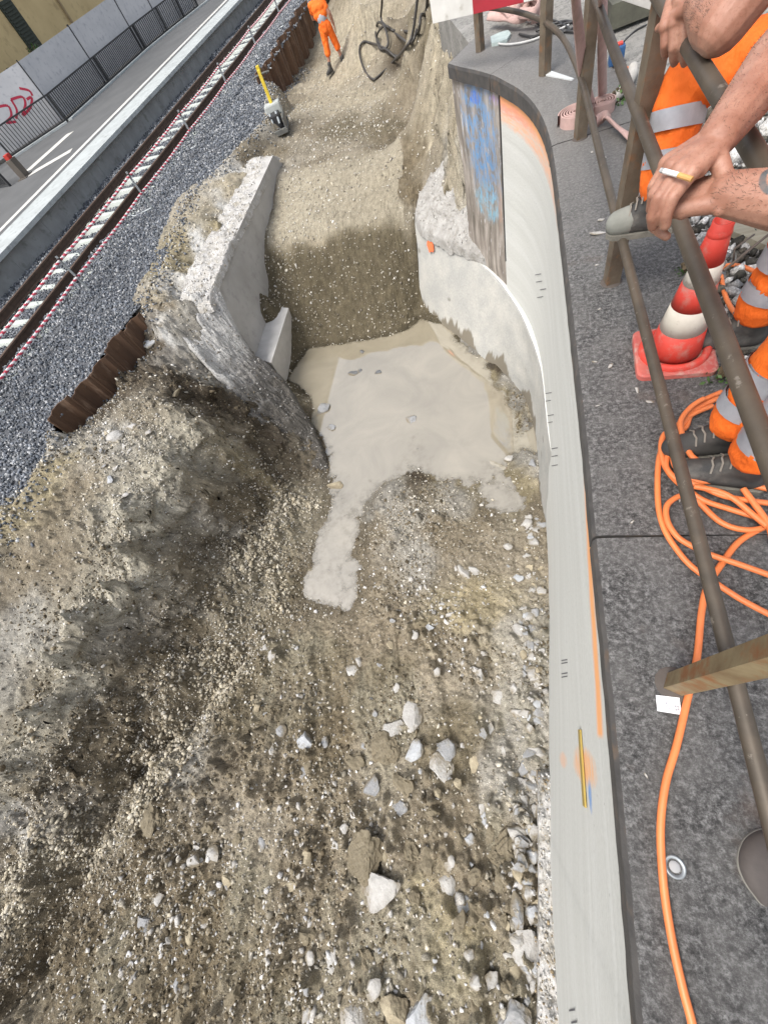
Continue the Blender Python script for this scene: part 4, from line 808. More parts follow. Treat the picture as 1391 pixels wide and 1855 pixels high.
cols = [[Vector((p.x+0.02+.012*math.sin(z*4), p.y+0.02, z)) for z in np.linspace(-0.13, -2.3, 24)] for p in fp]
me = loft(cols)
child(link('graffiti_face', me, gm, smooth=True), ow)
endp = fp[-1]; mb = MB(); q_ = [(p.x+0.035, p.y+0.02) for p in fp[::3]]+[(endp.x+0.03, endp.y+.03), (endp.x+0.4, endp.y+0.3), (fp[0].x+0.6, fp[0].y+0.1)]
mb.prism(q_, -2.6, -0.135); child(mb.build('old_wall_core', old), ow)
jt = MB(); jp = near[-1]; jt.box((jp.x+0.0, jp.y-.0, -1.0), (0.02, 0.035, 1.75)); child(jt.build('joint_gap', dark), ow)
# ---- pavement slabs and yard
paving = bpy.data.materials.new('granite_paving'); t, b = nodes(paving); v = coords(t)
n1 = noise(t, 48, 10, 0.8, v).outputs[0]; n2 = noise(t, 7, 6, 0.65, v).outputs[0]; n3 = noise(t, 130, 6, 0.75, v).outputs[0]
c = ramp(t, mth('ADD', mth('MULTIPLY', n1, 0.7), mth('MULTIPLY', n3, 0.3)), [(0.43, (0.015,0.015,0.015)), (0.49, (0.068,0.066,0.064)), (0.54, (0.155,0.153,0.15)), (0.61, (0.30,0.298,0.29))]).outputs[0]
c = mix(t, ramp(t, n2, [(0.35, (0,0,0)), (0.7, (0.6,0.6,0.6))]).outputs[0], c, (0.165,0.16,0.153))
c = mix(t, ramp(t, noise(t, 2.2, 5, 0.65, v).outputs[0], [(0.60, (0,0,0)), (0.72, (0.45,0.45,0.45))]).outputs[0], c, (0.13,0.085,0.06))
far_g = t.nodes.new('ShaderNodeSeparateXYZ'); t.links.new(v, far_g.inputs[0])
c = mix(t, ramp(t, mth('MULTIPLY', far_g.outputs[1], 0.1), [(0.22, (0,0,0)), (0.42, (0.5,0.5,0.5))]).outputs[0], c, (0.24,0.23,0.215))
t.links.new(c, b.inputs['Base Color']); b.inputs['Roughness'].default_value = 0.68; b.inputs['Specular IOR Level'].default_value = 0.45
pn = bump(t, b, n1, 1.0, 0.012); bump(t, b, n3, 0.5, 0.003, pn)
cope_m = mat('coping_face', (0.045,0.043,0.042), (0.075,0.07,0.066), 12, 0.7, 0.5, 50, 0.006, c3=(0.11,0.075,0.05), sc3=6)
yard = mat('yard_concrete', (0.28,0.27,0.25), (0.19,0.185,0.17), 3.0, 0.9, 0.9, 60, 0.012, c3=(0.10,0.097,0.09), sc3=26, f3=(.5,.68))
gy = MB(); inner = [(p.x+0.3, p.y+0.02) for p in plan[::6]]
gy.prism([(0.75,-4.6)]+[(x+.15, y) for x, y in inner if y > -4.4]+[(-0.35,7.1),(-0.9,9.5),(-.6,14),(.3,20),(1,31.4),(60,31.4),(60,-4.6)], -0.5, -0.012)
tag(gy.build('yard', yard), kind='structure')
def slab(y0, y1, xr0, xr1, dz, rx0=0.0, rx1=0.0):
    pp = [p for p in plan if y0+0.012 < p.y < y1-0.012]
    fr = [WP(y0+.006)] + [Vector((p.x, p.y)) for p in pp] + [WP(y1-.006)]
    n = len(fr); s_ = 0.022
    def tn(i): d = (fr[min(i+1, n-1)]-fr[max(i-1, 0)]).normalized(); return Vector((d.y, -d.x))
    rows = []
    for i, p in enumerate(fr):
        nn = tn(i); q = i/(n-1)
        dd = (fr[min(i+1, n-1)]-fr[max(i-1, 0)]).normalized()
        out = Vector((xr0+(xr1-xr0)*q, (y0+rx0)+((y1+rx1)-(y0+rx0))*q)); j = 0.0007*math.sin(i*1.7)+.0006*math.sin(i*4.1)
        rows.append([(p.x-0.028+j, p.y, -0.128), (p.x-0.030+j, p.y, -0.03+dz), (p.x-0.018+j, p.y, -0.006+dz), (p.x+nn.x*s_, p.y+nn.y*s_, dz), (out.x, out.y, dz), (out.x, out.y, -0.128), ])
    vs = [q for r in rows for q in r]; k = 6; fs = []; ms = []
    for i in range(n-1):
        for a in range(k): fs.append((i*k+a, (i+1)*k+a, (i+1)*k+(a+1)%k, i*k+(a+1)%k)); ms.append(1 if a < 2 else 0)
    fs += [tuple(range(k)), tuple((n-1)*k+a for a in range(k-1, -1, -1))]; ms += [1, 1]
    mb = MB(); mb.v = vs; mb.f = fs; mb.m = ms; return mb.build('pavement_slab', [paving, cope_m])
L_ = ['nearest the camera, crossed by the single orange cable', 'long, under the traffic cone and the cable coil', 'where the wall begins to curve, beside the rolled hoses', 'at the far end, above the blue graffiti']
for (a0, a1, x0, x1, dz, r0, r1), lb in zip([(-3.9,.73,1.05,1.0,0,0,0), (.73,4.05,1.0,.98,0.0,0,0), (4.05,5.92,.98,.75,0.004,0,.6), (5.92,6.72,.75,-.3,0.002,.6,.45)], L_):
    o = slab(a0, a1, x0, x1, dz, r0, r1); tag(o, 'dark worn stone pavement slab '+lb, 'slab', 'stone slabs along the wall top')
# ================================================================ left concrete wall and its broken end
lcm = mat('left_wall_concrete', (0.43,0.42,0.40), (0.34,0.33,0.31), 1.6, 0.85, 0.35, 35, 0.006, c3=(0.31,0.30,0.285), sc3=5)
lw = empty('concrete_wall', (-4.9, 8, -3.6)); tag(lw, 'cut-off grey concrete wall on the left of the trench with a broken white top', 'wall')
poly = [(5.86,-1.40),(10.6,-1.30),(11.2,-1.9),(11.2,-3.8),(6.3,-3.8),(6.05,-2.93),(5.95,-2.47),(5.78,-1.8)]
mb = MB(); n = len(poly); mb.add([(-4.86+0.02*math.sin(p[0]*2), p[0], p[1]) for p in poly]+[(-5.25, p[0], p[1]) for p in poly], [tuple(range(n)), tuple(range(2*n-1, n-1, -1))]+[(i, (i+1)%n, n+(i+1)%n, n+i) for i in range(n)])
child(mb.build('wall_face', lcm), lw)
mb = MB(); mb.add([(-5.0,7.5,-2.72),(-4.40,7.25,-2.72),(-4.42,5.72,-2.78),(-4.9,5.95,-2.78),(-5.0,7.5,-3.8),(-4.62,7.3,-3.8),(-4.62,5.9,-3.8),(-5.0,6.0,-3.8)], [(0,1,2,3),(4,7,6,5),(0,4,5,1),(1,5,6,2),(2,6,7,3),(3,7,4,0)])
child(mb.build('footing_step', mat('footing', (0.50,0.49,0.47), (0.42,0.41,0.39), 5, 0.85, 0.4, 40, 0.006)), lw)
white_rub = mat('white_rubble', (0.50,0.49,0.475), (0.36,0.345,0.315), 6, 0.97, 0.9, 30, 0.022, c3=(0.27,0.245,0.195), sc3=7, f3=(.5,.75), spec=.15)
patch([[Vector((-5.55,11.0,-1.28)), Vector((-5.45,9,-1.28)), Vector((-5.5,7.6,-1.26)), Vector((-5.5,6.4,-1.30)), Vector((-5.45,5.6,-1.42))], [Vector((-4.85,10.9,-1.34)), Vector((-4.84,9,-1.36)), Vector((-4.85,7.6,-1.36)), Vector((-4.83,6.4,-1.38)), Vector((-4.82,5.75,-1.47))]], 170, white_rub, 'broken_top', 0.055, lw, 15, 3, 0.0, 5.0)
sprinkle(PATCHES[-1], 1400, (.006,.028), [(.46,.46,.45),(.36,.35,.33),(.26,.24,.2),(.54,.54,.53)], lw)
cutm = bpy.data.materials.new('broken_cut'); t, b = nodes(cutm); v = coords(t); sx = t.nodes.new('ShaderNodeSeparateXYZ'); t.links.new(v, sx.inputs[0])
hz = ramp(t, mth('ADD', mth('MULTIPLY', sx.outputs[2], 1.0), mth('MULTIPLY', noise(t, 3, 5, 0.65, v).outputs[0], 0.9)), [(0.0, (0,0,0)), (1.0, (1,1,1))])
hz.color_ramp.elements[0].position = 0.0; hz.color_ramp.elements[1].position = 1.0
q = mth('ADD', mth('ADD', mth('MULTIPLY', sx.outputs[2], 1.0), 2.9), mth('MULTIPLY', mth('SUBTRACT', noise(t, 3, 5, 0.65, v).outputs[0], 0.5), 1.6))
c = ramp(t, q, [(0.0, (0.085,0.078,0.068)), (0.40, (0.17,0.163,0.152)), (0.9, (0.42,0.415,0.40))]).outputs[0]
c = mix(t, 1.0, c, ramp(t, noise(t, 40, 8, 0.75, v).outputs[0], [(0.35, (0.6,0.6,0.6)), (0.62, (1.3,1.3,1.3))]).outputs[0], 'MULTIPLY')
t.links.new(c, b.inputs['Base Color']); b.inputs['Roughness'].default_value = 0.8; pn = bump(t, b, noise(t, 45, 8, 0.72, v).outputs[0], 0.9, 0.02); bump(t, b, noise(t, 9, 5, 0.6, v).outputs[0], 0.6, 0.04, pn)
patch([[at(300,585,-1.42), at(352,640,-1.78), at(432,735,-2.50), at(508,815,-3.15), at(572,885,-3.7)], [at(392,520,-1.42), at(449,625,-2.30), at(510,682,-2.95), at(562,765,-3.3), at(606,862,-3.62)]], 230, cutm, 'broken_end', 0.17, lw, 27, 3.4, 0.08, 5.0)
sprinkle(PATCHES[-1], 1800, (.006,.024), [(.40,.40,.39),(.30,.29,.27),(.2,.18,.15),(.5,.5,.49),(.15,.13,.1)], lw)
# ================================================================ rocks
def rock_mesh(seed, dims, facets=11, rough=0.05, sub=3, lumpy=False):
    r_ = np.random.RandomState(seed); bm = bmesh.new(); bmesh.ops.create_icosphere(bm, subdivisions=sub, radius=1.0)
    V = np.array([q.co[:] for q in bm.verts])
    for k in range(facets):
        n_ = r_.randn(3); n_ /= np.linalg.norm(n_); d = r_.uniform(0.45, 0.8); s_ = V @ n_; V = V - np.outer(np.clip(s_-d, 0, None), n_)
    o_ = r_.rand()*50; nz = fbm(V[:,0]+o_, V[:,1]+V[:,2]*.7, 1.6, 3, seed)+fbm(V[:,2]+o_, V[:,0]-V[:,1], 4.5, 3, seed+1, .6)*(.8 if lumpy else .35)
    V = V*(1+(0.30 if lumpy else 0.14)*nz[:, None])
    V = V*(1+rough*r_.randn(len(V), 1)*0.35)*np.array(dims)/2/0.8
    for q, c_ in zip(bm.verts, V): q.co = c_
    me = bpy.data.meshes.new('rock'); bm.to_mesh(me); bm.free(); return me
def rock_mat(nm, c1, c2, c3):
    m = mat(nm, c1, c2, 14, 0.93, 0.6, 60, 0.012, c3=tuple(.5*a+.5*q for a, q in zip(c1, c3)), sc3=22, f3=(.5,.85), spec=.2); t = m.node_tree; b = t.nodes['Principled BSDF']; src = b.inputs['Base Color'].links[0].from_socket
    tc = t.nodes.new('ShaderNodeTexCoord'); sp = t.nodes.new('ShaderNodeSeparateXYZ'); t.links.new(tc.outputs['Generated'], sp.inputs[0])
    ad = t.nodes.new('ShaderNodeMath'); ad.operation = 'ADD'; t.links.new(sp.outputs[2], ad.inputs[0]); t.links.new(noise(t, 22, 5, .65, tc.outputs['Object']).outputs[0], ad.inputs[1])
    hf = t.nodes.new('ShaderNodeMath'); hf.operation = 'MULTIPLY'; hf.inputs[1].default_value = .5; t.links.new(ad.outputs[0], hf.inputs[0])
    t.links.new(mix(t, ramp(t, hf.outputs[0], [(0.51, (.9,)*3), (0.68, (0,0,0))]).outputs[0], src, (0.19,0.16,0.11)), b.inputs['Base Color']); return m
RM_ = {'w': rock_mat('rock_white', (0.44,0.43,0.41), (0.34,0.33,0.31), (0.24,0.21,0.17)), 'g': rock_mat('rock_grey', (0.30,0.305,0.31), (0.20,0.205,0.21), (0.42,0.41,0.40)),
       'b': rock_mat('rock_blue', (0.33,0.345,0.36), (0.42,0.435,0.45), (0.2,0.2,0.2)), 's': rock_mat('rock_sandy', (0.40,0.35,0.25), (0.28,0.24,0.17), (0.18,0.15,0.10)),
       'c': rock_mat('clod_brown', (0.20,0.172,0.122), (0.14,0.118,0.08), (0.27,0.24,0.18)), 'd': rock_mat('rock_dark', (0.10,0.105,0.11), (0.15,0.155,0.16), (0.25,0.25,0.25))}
def put_rock(u, v, wpx, hpx, kind, label=None, group=None, seed=1, ang=0, name='rock', z=None, flat=0.55):
    p = gpix(u, v) if z is None else at(u, v, z)
    if p.z < WATER-.005: p = at(u, v, WATER-.003)
    q = RM @ np.array([u-IW/2, -(v-IH/2), -FPX]); dist = (p.z-CAMH)/q[2]       # metres per pixel along the sensor
    a = Vector((dist*wpx, dist*hpx*1.0)); me = rock_mesh(seed, (a.x, a.y, min(a.x, a.y)*flat), 12 if kind != 'c' else 5, 0.05 if kind != 'c' else 0.085, 3 if wpx < 30 else 4, kind == 'c')
    o = link(name, me, RM_[kind]); o.location = p + Vector((0, 0, min(a.x, a.y)*flat*0.05)); o.rotation_euler = (random.uniform(-.2,.2), random.uniform(-.2,.2), R(ang))
    tag(o, label or 'small broken stone lying loose in the churned mud of the trench', 'rock' if kind != 'c' else 'clod', group or 'rocks in the trench'); return o
RK = [(683,1612,92,62,'w','largest whitish angular boulder in the near trench, a long wedge pointing right',35),
 (768,1838,64,78,'b','blue-grey upright rock at the bottom edge of the view',0),(716,1838,50,52,'s','sandy yellowish rock at the bottom edge, left of the blue-grey one',20),
 (640,1840,66,50,'w','pale lumpy rock at the bottom edge, left of the sandy one',15),(814,1612,34,48,'w','upright pale slab-like stone to the right of the large white boulder',10),
 (744,1290,40,56,'w','tall pale pointed stone in the middle of a close group of three on the ramp',0),(714,1325,40,36,'w','pale stone just left below the tall pointed one on the ramp',20),
 (700,1358,42,48,'c',"brown mud-coated stone under the pale pair on the ramp",0),(800,1390,42,50,'w','whitish stone with a grey flank right of the mud-coated one',-20),
 (806,1357,40,34,'g','grey flat stone touching the top of the whitish one on the ramp',30),(750,1362,28,38,'b','bluish narrow stone between the mud-coated and the whitish stones',-25),
 (905,1260,40,30,'w','smooth off-white stone lying alone near the foot of the sawn wall',5),(934,1250,18,22,'w','small pale stone tucked against the smooth off-white stone',0),
 (842,1040,34,24,'w','long pale stone beside the puddle shore, left one of the near pair',-35),(859,1033,20,16,'w','shorter pale stone of the pair beside the puddle shore',-15),
 (952,952,22,24,'w','white stone close to the sawn wall at the end of the puddle',-30),(918,990,18,14,'w','little white stone midway between the puddle and the long pale stone',0),
 (940,1143,28,24,'w','pale rounded stone near the wall above the smooth off-white one',15),(640,1214,26,24,'w','pale squarish stone left on the ramp below the puddle tongue',20),
 (552,1345,34,34,'b','bluish-white stone on the left side of the ramp',40),(664,1545,54,64,'c','large rounded brown mud boulder above the white wedge boulder',0),
 (672,1428,30,36,'g','grey stone with pale edge pressed in mud below the mud-coated one',-20),(720,1465,32,24,'g','flat greyish-pink stone half sunk in the mud below the group of three',0),
 (262,1672,38,30,'g','grey squared stone in the darker soil at lower left',-10),(388,1550,28,24,'w','bright white stone in the lower left, right one of a pair',0),(357,1538,26,18,'w','bright white flat stone in the lower left, left one of a pair',0),
 (525,1605,22,34,'s','sandy oblong stone left of the white wedge boulder',-55),(952,1718,44,52,'w','knobbly whitish rock against the broken ledge at the foot of the wall',0),
 (938,1650,22,50,'g','tall sharp grey splinter of stone standing by the broken ledge',0),(962,1655,26,40,'b','pale blue triangular shard leaning on the broken ledge',30),
 (935,1855,70,60,'g','broad grey block half out of view at the bottom, beside the ledge',0),(588,738,24,22,'g','wet grey stone in the puddle by the tip of the broken wall, upper one',0),
 (580,748,22,14,'d','dark stone in the puddle beneath the wet grey one',20),(745,760,18,16,'g','rounded grey stone alone in the middle of the puddle',0),
 (655,637,9,12,'d','dark upright pebble at the far shore of the puddle',0),(640,676,20,11,'d','flat dark stone in the far part of the puddle, leftmost of three',0),
 (652,672,10,8,'d','small dark stone in the far part of the puddle, middle of three',0),(684,675,14,9,'d','dark stone in the far part of the puddle, rightmost of three',0),
 (601,775,16,13,'g','half sunk grey stone near the tip of the broken wall',0),(922,831,15,15,'w','little white stone in the brownish shallows near the wall',0),
 (964,840,18,26,'g','crumbled grey rubble lump at the foot of the wall beside the shallows',0),(606,880,30,18,'s','pale rubble lump lying against the tip of the broken wall',0),
 (320,712,18,26,'s','sandy upright stone on the mound under the rusty sheet piles',20),(210,795,28,30,'w','whitish boulder in the gravel pocket on the berm',0),(268,783,20,14,'w','flat white stone at the right of the gravel pocket on the berm',10),
 (241,773,24,14,'w','pale flat stone at the top of the gravel pocket on the berm',0),(200,868,20,16,'b','bluish stone at the foot of the gravel pocket on the berm',0),(272,625,28,24,'b','pale blue-white stone lying against the farthest of the near sheet piles',0),
 (874,1474,18,32,'b','pointed greenish-blue shard in the mud near the wall',20),(860,1385,26,50,'s','narrow brown split stone right of the whitish stone',-25),(556,1838,22,24,'w','small white stone near the bottom edge left of centre',0),
 (604,1740,26,30,'w','pale stone among gravel below the white wedge boulder',-20),(560,1735,20,18,'w','pale cobble at the left of two below the wedge boulder',0),(676,1790,26,40,'w','pale stone with a pointed foot near the bottom edge',-15),(607,1530,16,14,'w','white pebble-sized stone left of the mud boulder',0)]
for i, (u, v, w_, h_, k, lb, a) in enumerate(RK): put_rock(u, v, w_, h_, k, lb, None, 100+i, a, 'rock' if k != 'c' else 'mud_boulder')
rr = random.Random(11)
for i in range(290):                    # rubble along the wall foot, stones on the ramp
    s_ = rr.random()
    if s_ < 0.5: v = rr.uniform(930, 1855); u = 982+(v-930)*0.0 - abs(rr.gauss(0, 26)) - (8 if v > 1380 else 0); w_ = rr.uniform(9, 30)*(0.6+0.5*(v-900)/900)
    else: v = rr.uniform(1120, 1850); u = rr.uniform(420 if v < 1400 else 260, 950); w_ = rr.choice([8,9,10,12,14,17,21,25])*(0.6+0.5*(v-900)/900)
    put_rock(u, v, w_, w_*rr.uniform(.6, 1.1), rr.choice('wwwgwbsg'), 'small pale broken stone lying loose on the churned soil of the near trench', 'small loose stones in the near trench', 400+i % 40, rr.uniform(0, 180), 'stone')
for i in range(70):
    v = rr.uniform(1380, 1850); u = rr.uniform(540, 940) if rr.random() < .8 else rr.uniform(250, 500); w_ = rr.uniform(12, 34)
    if any(abs(u-q[0]) < q[2]*.6+w_*.6 and abs(v-q[1]) < q[3]*.6+w_*.8 for q in RK): continue
    put_rock(u, v, w_, w_*rr.uniform(.7, 1.6), 'c', 'brown lump of clay turned up among the wheel ruts of the near trench', 'clay lumps in the near trench', 700+i % 25, rr.uniform(0, 180), 'clay_lump', flat=.8)
for i in range(26):
    put_rock(rr.gauss(205, 22), rr.gauss(830, 28), rr.uniform(7, 15), rr.uniform(6, 12), rr.choice('wswg'), 'small whitish stone in the gravel pocket on the berm', 'stones of the gravel pocket', 800+i, rr.uniform(0, 180), 'stone')
# broken ledge of the old footing along the wall foot
ledge = empty('broken_ledge', tuple(at(990, 1600, -2.9))); tag(ledge, 'rough broken strip of old concrete along the foot of the sawn wall, nearest the camera', 'ledge')
A_ = [Vector((at(u_, v_, z_).x-.02, at(u_, v_, z_).y, z_)) for (u_, v_, z_) in ((978,1398,-2.82),(978,1500,-2.76),(979,1600,-2.72),(978,1700,-2.70),(978,1800,-2.68),(978,1900,-2.66))]
wx_ = lambda y, z: WP(y).x+basex(y, z)+.03
B2 = [Vector((wx_(p.y, p.z), p.y, p.z)) for p in A_]
patch([A_, B2], 110, white_rub, 'ledge_top', 0.05, ledge, 33, 9, 0.0, 11.0)
sprinkle(PATCHES[-1], 700, (.005,.02), [(.42,.42,.41),(.34,.31,.26),(.25,.2,.13),(.5,.5,.49)], ledge)
cols = [[p+Vector((0.012*math.sin(p.y*23)+.012, 0, -0.085)), p+Vector((-.03, 0, -.32))] for p in spline(A_, 8)]
child(link('ledge_side', loft(cols), mat('ledge_stain', (0.34,0.28,0.19), (0.26,0.22,0.16), 9, 0.95, 0.8, 30, 0.02, c3=(0.45,0.25,0.10), sc3=7)), ledge)
# brass strip and pencil marks on the sawn face
def wall_pt(y, z, off=0.004): return Vector((WP(y).x+basex(y, z)-off, y, z))
def wpix(u, v):
    r = RM @ np.array([u-IW/2, -(v-IH/2), -FPX]); best = None
    for z in np.arange(-.15, -3.4, -.01):
        tt = (z-CAMH)/r[2]; x, y = tt*r[0], tt*r[1]; d = abs(x-(WP(y).x+basex(y, z)))
        if best is None or d < best[0]: best = (d, y, z)
    return best[1], best[2]
br = empty('brass_strip', wall_pt(*wpix(1057,1392))); tag(br, 'narrow brass levelling strip fixed to the sawn wall over an orange spray mark', 'strip')
(y0_, z0_), (y1_, z1_) = wpix(1052,1322), wpix(1062,1462); hw = 0.028
def bq(k, off, a=1.0): y = y0_+(y1_-y0_)*k; z = z0_+(z1_-z0_)*k; return [wall_pt(y, z+hw*a, off), wall_pt(y, z-hw*a, off)]
mb = MB(); q0, q1 = bq(0, .003), bq(1, .003); q2, q3 = bq(0, .012), bq(1, .012); mb.add(q0+q1+q2+q3, [(0,1,3,2),(4,5,7,6),(0,1,5,4),(2,3,7,6),(0,2,6,4),(1,3,7,5)])
child(mb.build('strip_body', mat('brass', (0.42,0.30,0.07), (0.34,0.25,0.06), 20, 0.5, 0.2, 80, 0.001, 0.3)), br)
for sgn in (1, -1):
    mb = MB(); e0_, e1_ = bq(0, .0135, sgn*1.0), bq(1, .0135, sgn*1.0); f0, f1 = bq(0, .0135, sgn*.72), bq(1, .0135, sgn*.72); mb.add([e0_[0], e1_[0], f1[0], f0[0]], [(0,1,2,3)])
    child(mb.build('strip_rim', mat('brass_light', (0.60,0.50,0.22), None, 20, 0.4, 0)), br)
pencil = mat('pencil', (0.10,0.10,0.11), None, 30, 0.8, 0)
for gi, (u, v, strokes, lb) in enumerate([(974,497,[(0,0),(2,13),(9,27),(4,41)],'pencil ticks high on the sawn wall at the curve'),(993,712,[(0,0),(-1,14),(4,40),(2,53)],'pencil ticks on the wall level with the traffic cone'),
        (1004,812,[(0,0),(0,14),(0,31)],'short pencil ticks below the middle set on the wall'),(1022,1196,[(0,0),(0,5),(0,24),(0,30)],'paired double pencil ticks on the wall above the brass strip'),(1036,1830,[(0,0),(4,22)],'pencil ticks on the wall at the bottom edge of the view')]):
    mb = MB()
    for dx, dy in strokes:
        a = wall_pt(*wpix(u+dx-5, v+dy+1), .003); c_ = wall_pt(*wpix(u+dx+6, v+dy-1), .003); d = c_-a
        n_ = Vector((0, -d.z, d.y)).normalized()*0.0035; mb.add([a+n_, a-n_, c_-n_, c_+n_], [(0,1,2,3)])
    tag(mb.build('pencil_marks', pencil), lb, 'pencil marks', 'pencil ticks on the sawn wall')
# ================================================================ railing
steel = mat('railing_steel', (0.115,0.092,0.068), (0.075,0.062,0.048), 7, 0.5, 0.25, 60, 0.0015, 0.35, c3=(0.20,0.175,0.145), sc3=35, f3=(.62,.7))
rustp = mat('post_rust', (0.165,0.135,0.098), (0.10,0.074,0.050), 9, 0.7, 0.4, 50, 0.002, 0.15, c3=(0.20,0.105,0.05), sc3=14, f3=(.55,.72))
rustw = mat('post_rust_warm', (0.24,0.19,0.105), (0.15,0.10,0.05), 9, 0.7, 0.4, 50, 0.002, 0.15, c3=(0.22,0.095,0.035), sc3=12, f3=(.52,.66))
rl = empty('railing', (0.515, 2.28, 0)); tag(rl, 'brown steel pipe railing with angle-iron posts along the wall top', 'railing')
def rpath(z, ymin=-2.3, ymax=6.7):
    pts = [(.515,-2.3),(.515,-1),(.515,0),(.515,1),(.515,2),(.515,3),(.52,3.8),(.505,4.4),(.46,4.95),(.36,5.42),(.20,5.86),(0.0,6.26),(-.24,6.66)]
    return [Vector((x, y, z)) for x, y in pts if y <= ymax]
for z, r_ in ((.335, .0195), (.75, .0215), (1.05, .0205)):
    child(MB().tube(spline(rpath(z), 6), r_, 14).build('handrail' if z > 1 else 'rail_pipe', steel, smooth=True), rl)
for (x, y, a, L, hgt) in ((.45, -1.95, 0, .075, 1.08), (.475, .19, -22, .052, 1.08), (.545, 2.30, 8, .068, 1.09), (.545, 4.04, 15, .070, 1.09), (.375, 5.42, 35, .075, 1.09), (-.22, 6.68, 50, .07, .40)):
    mb = MB(); Mx = Matrix.Rotation(R(a), 3, 'Z'); th = .009
    pr = [(-L/2,-L/2),(L/2,-L/2),(L/2,-L/2+th),(-L/2+th,-L/2+th),(-L/2+th,L/2),(-L/2,L/2)]
    pr = [Mx @ Vector((p[0], p[1], 0)) for p in pr]; mb.prism([(x+p.x, y+p.y) for p in pr], 0.0, hgt); child(mb.build('post', rustw if y == .19 else rustp), rl)
    mb = MB(); mb.lathe([(0.0, .008), (.048, .005), (.056, 0.001)], (x, y, 0), 14); child(mb.build('grout_collar', mat('grout', (0.085,0.07,0.06), None, 20), smooth=True), rl)
# ================================================================ traffic cone
cone = empty('traffic_cone', tuple(at(1216, 642, 0)), R(-4)); tag(cone, 'dirty red and white traffic cone on the stone slab behind the railing', 'cone')
cr = mat('cone_red', (0.62,0.055,0.035), (0.52,0.045,0.03), 8, 0.6, 0.2, 60, 0.001, c3=(0.44,0.20,0.16), sc3=16, f3=(.5,.72)); cw = mat('cone_white', (0.66,0.62,0.54), (0.56,0.52,0.44), 9, 0.7, 0.2, 60, 0.001, c3=(0.38,0.34,0.27), sc3=30, f3=(.6,.72))
mb = MB(); sq = lambda r_, rc: [(sx_*(r_-rc)+rc*math.cos(a), sy_*(r_-rc)+rc*math.sin(a)) for sx_, sy_, a0 in ((1,1,0),(-1,1,90),(-1,-1,180),(1,-1,270)) for a in [R(a0+k*18) for k in range(6)]]
L0 = [(sq(.158,.035), .001), (sq(.158,.035), .024), (sq(.150,.03), .031)]; nn_ = len(L0[0][0]); vs = [(p[0], p[1], z) for q, z in L0 for p in q]
mb.add(vs, [(r_*nn_+i, r_*nn_+(i+1)%nn_, (r_+1)*nn_+(i+1)%nn_, (r_+1)*nn_+i) for r_ in range(2) for i in range(nn_)]+[tuple(range(nn_-1,-1,-1)), tuple(2*nn_+i for i in range(nn_))])
cd_ = mat('cone_base_red', (0.50,0.13,0.10), (0.40,0.08,0.07), 9, 0.75, 0.3, 60, 0.001, c3=(0.42,0.30,0.25), sc3=15, f3=(.5,.7))
autosmooth(mb.build('cone_base', cd_, cone))
o = MB().lathe([(.146,.031),(.144,.046),(.132,.056),(.118,.050),(.112,.040)], n=40).build('base_ring', cr, cone, smooth=True)
H_ = .60; rad = lambda z: .112*(1-z/H_)+.031*(z/H_)
for nm, a, b2, mm in (('cone_body', .034, .165, cr), ('white_band', .165, .275, cw), ('cone_body', .275, .375, cr), ('white_band', .375, .455, cw), ('cone_tip', .455, .575, cr)):
    o = MB().lathe([(rad(a)-.004, a), (rad(a), a), (rad((a+b2)/2), (a+b2)/2), (rad(b2), b2), (rad(b2)-.004, b2)], n=40).build(nm, mm, cone, smooth=True)
MB().lathe([(rad(.55), .553),(rad(.55)+.0015, .556),(rad(.56)+.0015,.566),(rad(.575)+.0005,.570),(rad(.575),.60),(rad(.575)-.006,.60),(rad(.575)-.007,.52),(.0,.52)], n=32).build('cone_mouth', cr, cone, smooth=True)
# ================================================================ cables, hoses, small things on the pavement
orange = mat('cable_orange', (0.72,0.20,0.06), (0.64,0.17,0.05), 12, 0.45, 0.1, 60, 0.0008, c3=(0.50,0.17,0.08), sc3=40, f3=(.62,.72))
ST = [[(1256,1900),(1253,1855),(1236,1790),(1216,1700),(1201,1600),(1196,1500),(1205,1420),(1225,1350),(1245,1265),(1262,1190),(1270,1110),(1281,1062),(1309,1018),(1337,982),(1374,959),(1410,944)],
 [(1306,710),(1266,729),(1236,759),(1209,799),(1193,831),(1191,906),(1202,957),(1230,1002),(1259,1032),(1298,1058),(1345,1088),(1410,1122)],
 [(1301,721),(1255,745),(1239,777),(1204,785),(1197,820),(1212,858),(1255,899),(1303,945),(1351,960),(1395,951),(1420,930)],
 [(1290,735),(1245,757),(1220,800),(1206,845),(1239,880),(1271,905),(1323,923),(1391,943),(1420,950)],
 [(1250,905),(1232,898),(1208,915),(1208,943),(1225,971),(1250,988),(1284,1004),(1340,1023),(1410,1048)],
 [(1225,800),(1220,840),(1253,870),(1300,872),(1337,875),(1410,890)],
 [(1246,872),(1275,884),(1309,898),(1350,906),(1410,914)],
 [(1256,881),(1300,890),(1330,905),(1360,930),(1400,962)],
 [(1345,885),(1365,912),(1391,950),(1400,985)],
 [(1274,722),(1250,738),(1232,765),(1240,800),(1256,830),(1300,850)]]
mb = MB()
for i, s_ in enumerate(ST):
    z = 0.014+ (0.0 if i == 0 else 0.006*i); mb.tube(spline([at(u, v, z+0.004*math.sin(k*1.3+i)) for k, (u, v) in enumerate(s_)], 8), 0.0108, 8)
tag(mb.build('orange_cable', orange, smooth=True), 'orange cable loosely coiled at the boots and trailing along the slab towards the camera', 'cable')
mb = MB(); mb.tube(spline([at(u, v, .02) for u, v in [(1352,600),(1347,586),(1325,560),(1311,529),(1306,489),(1322,480),(1347,484),(1371,494),(1400,500)]], 8), 0.010, 8)
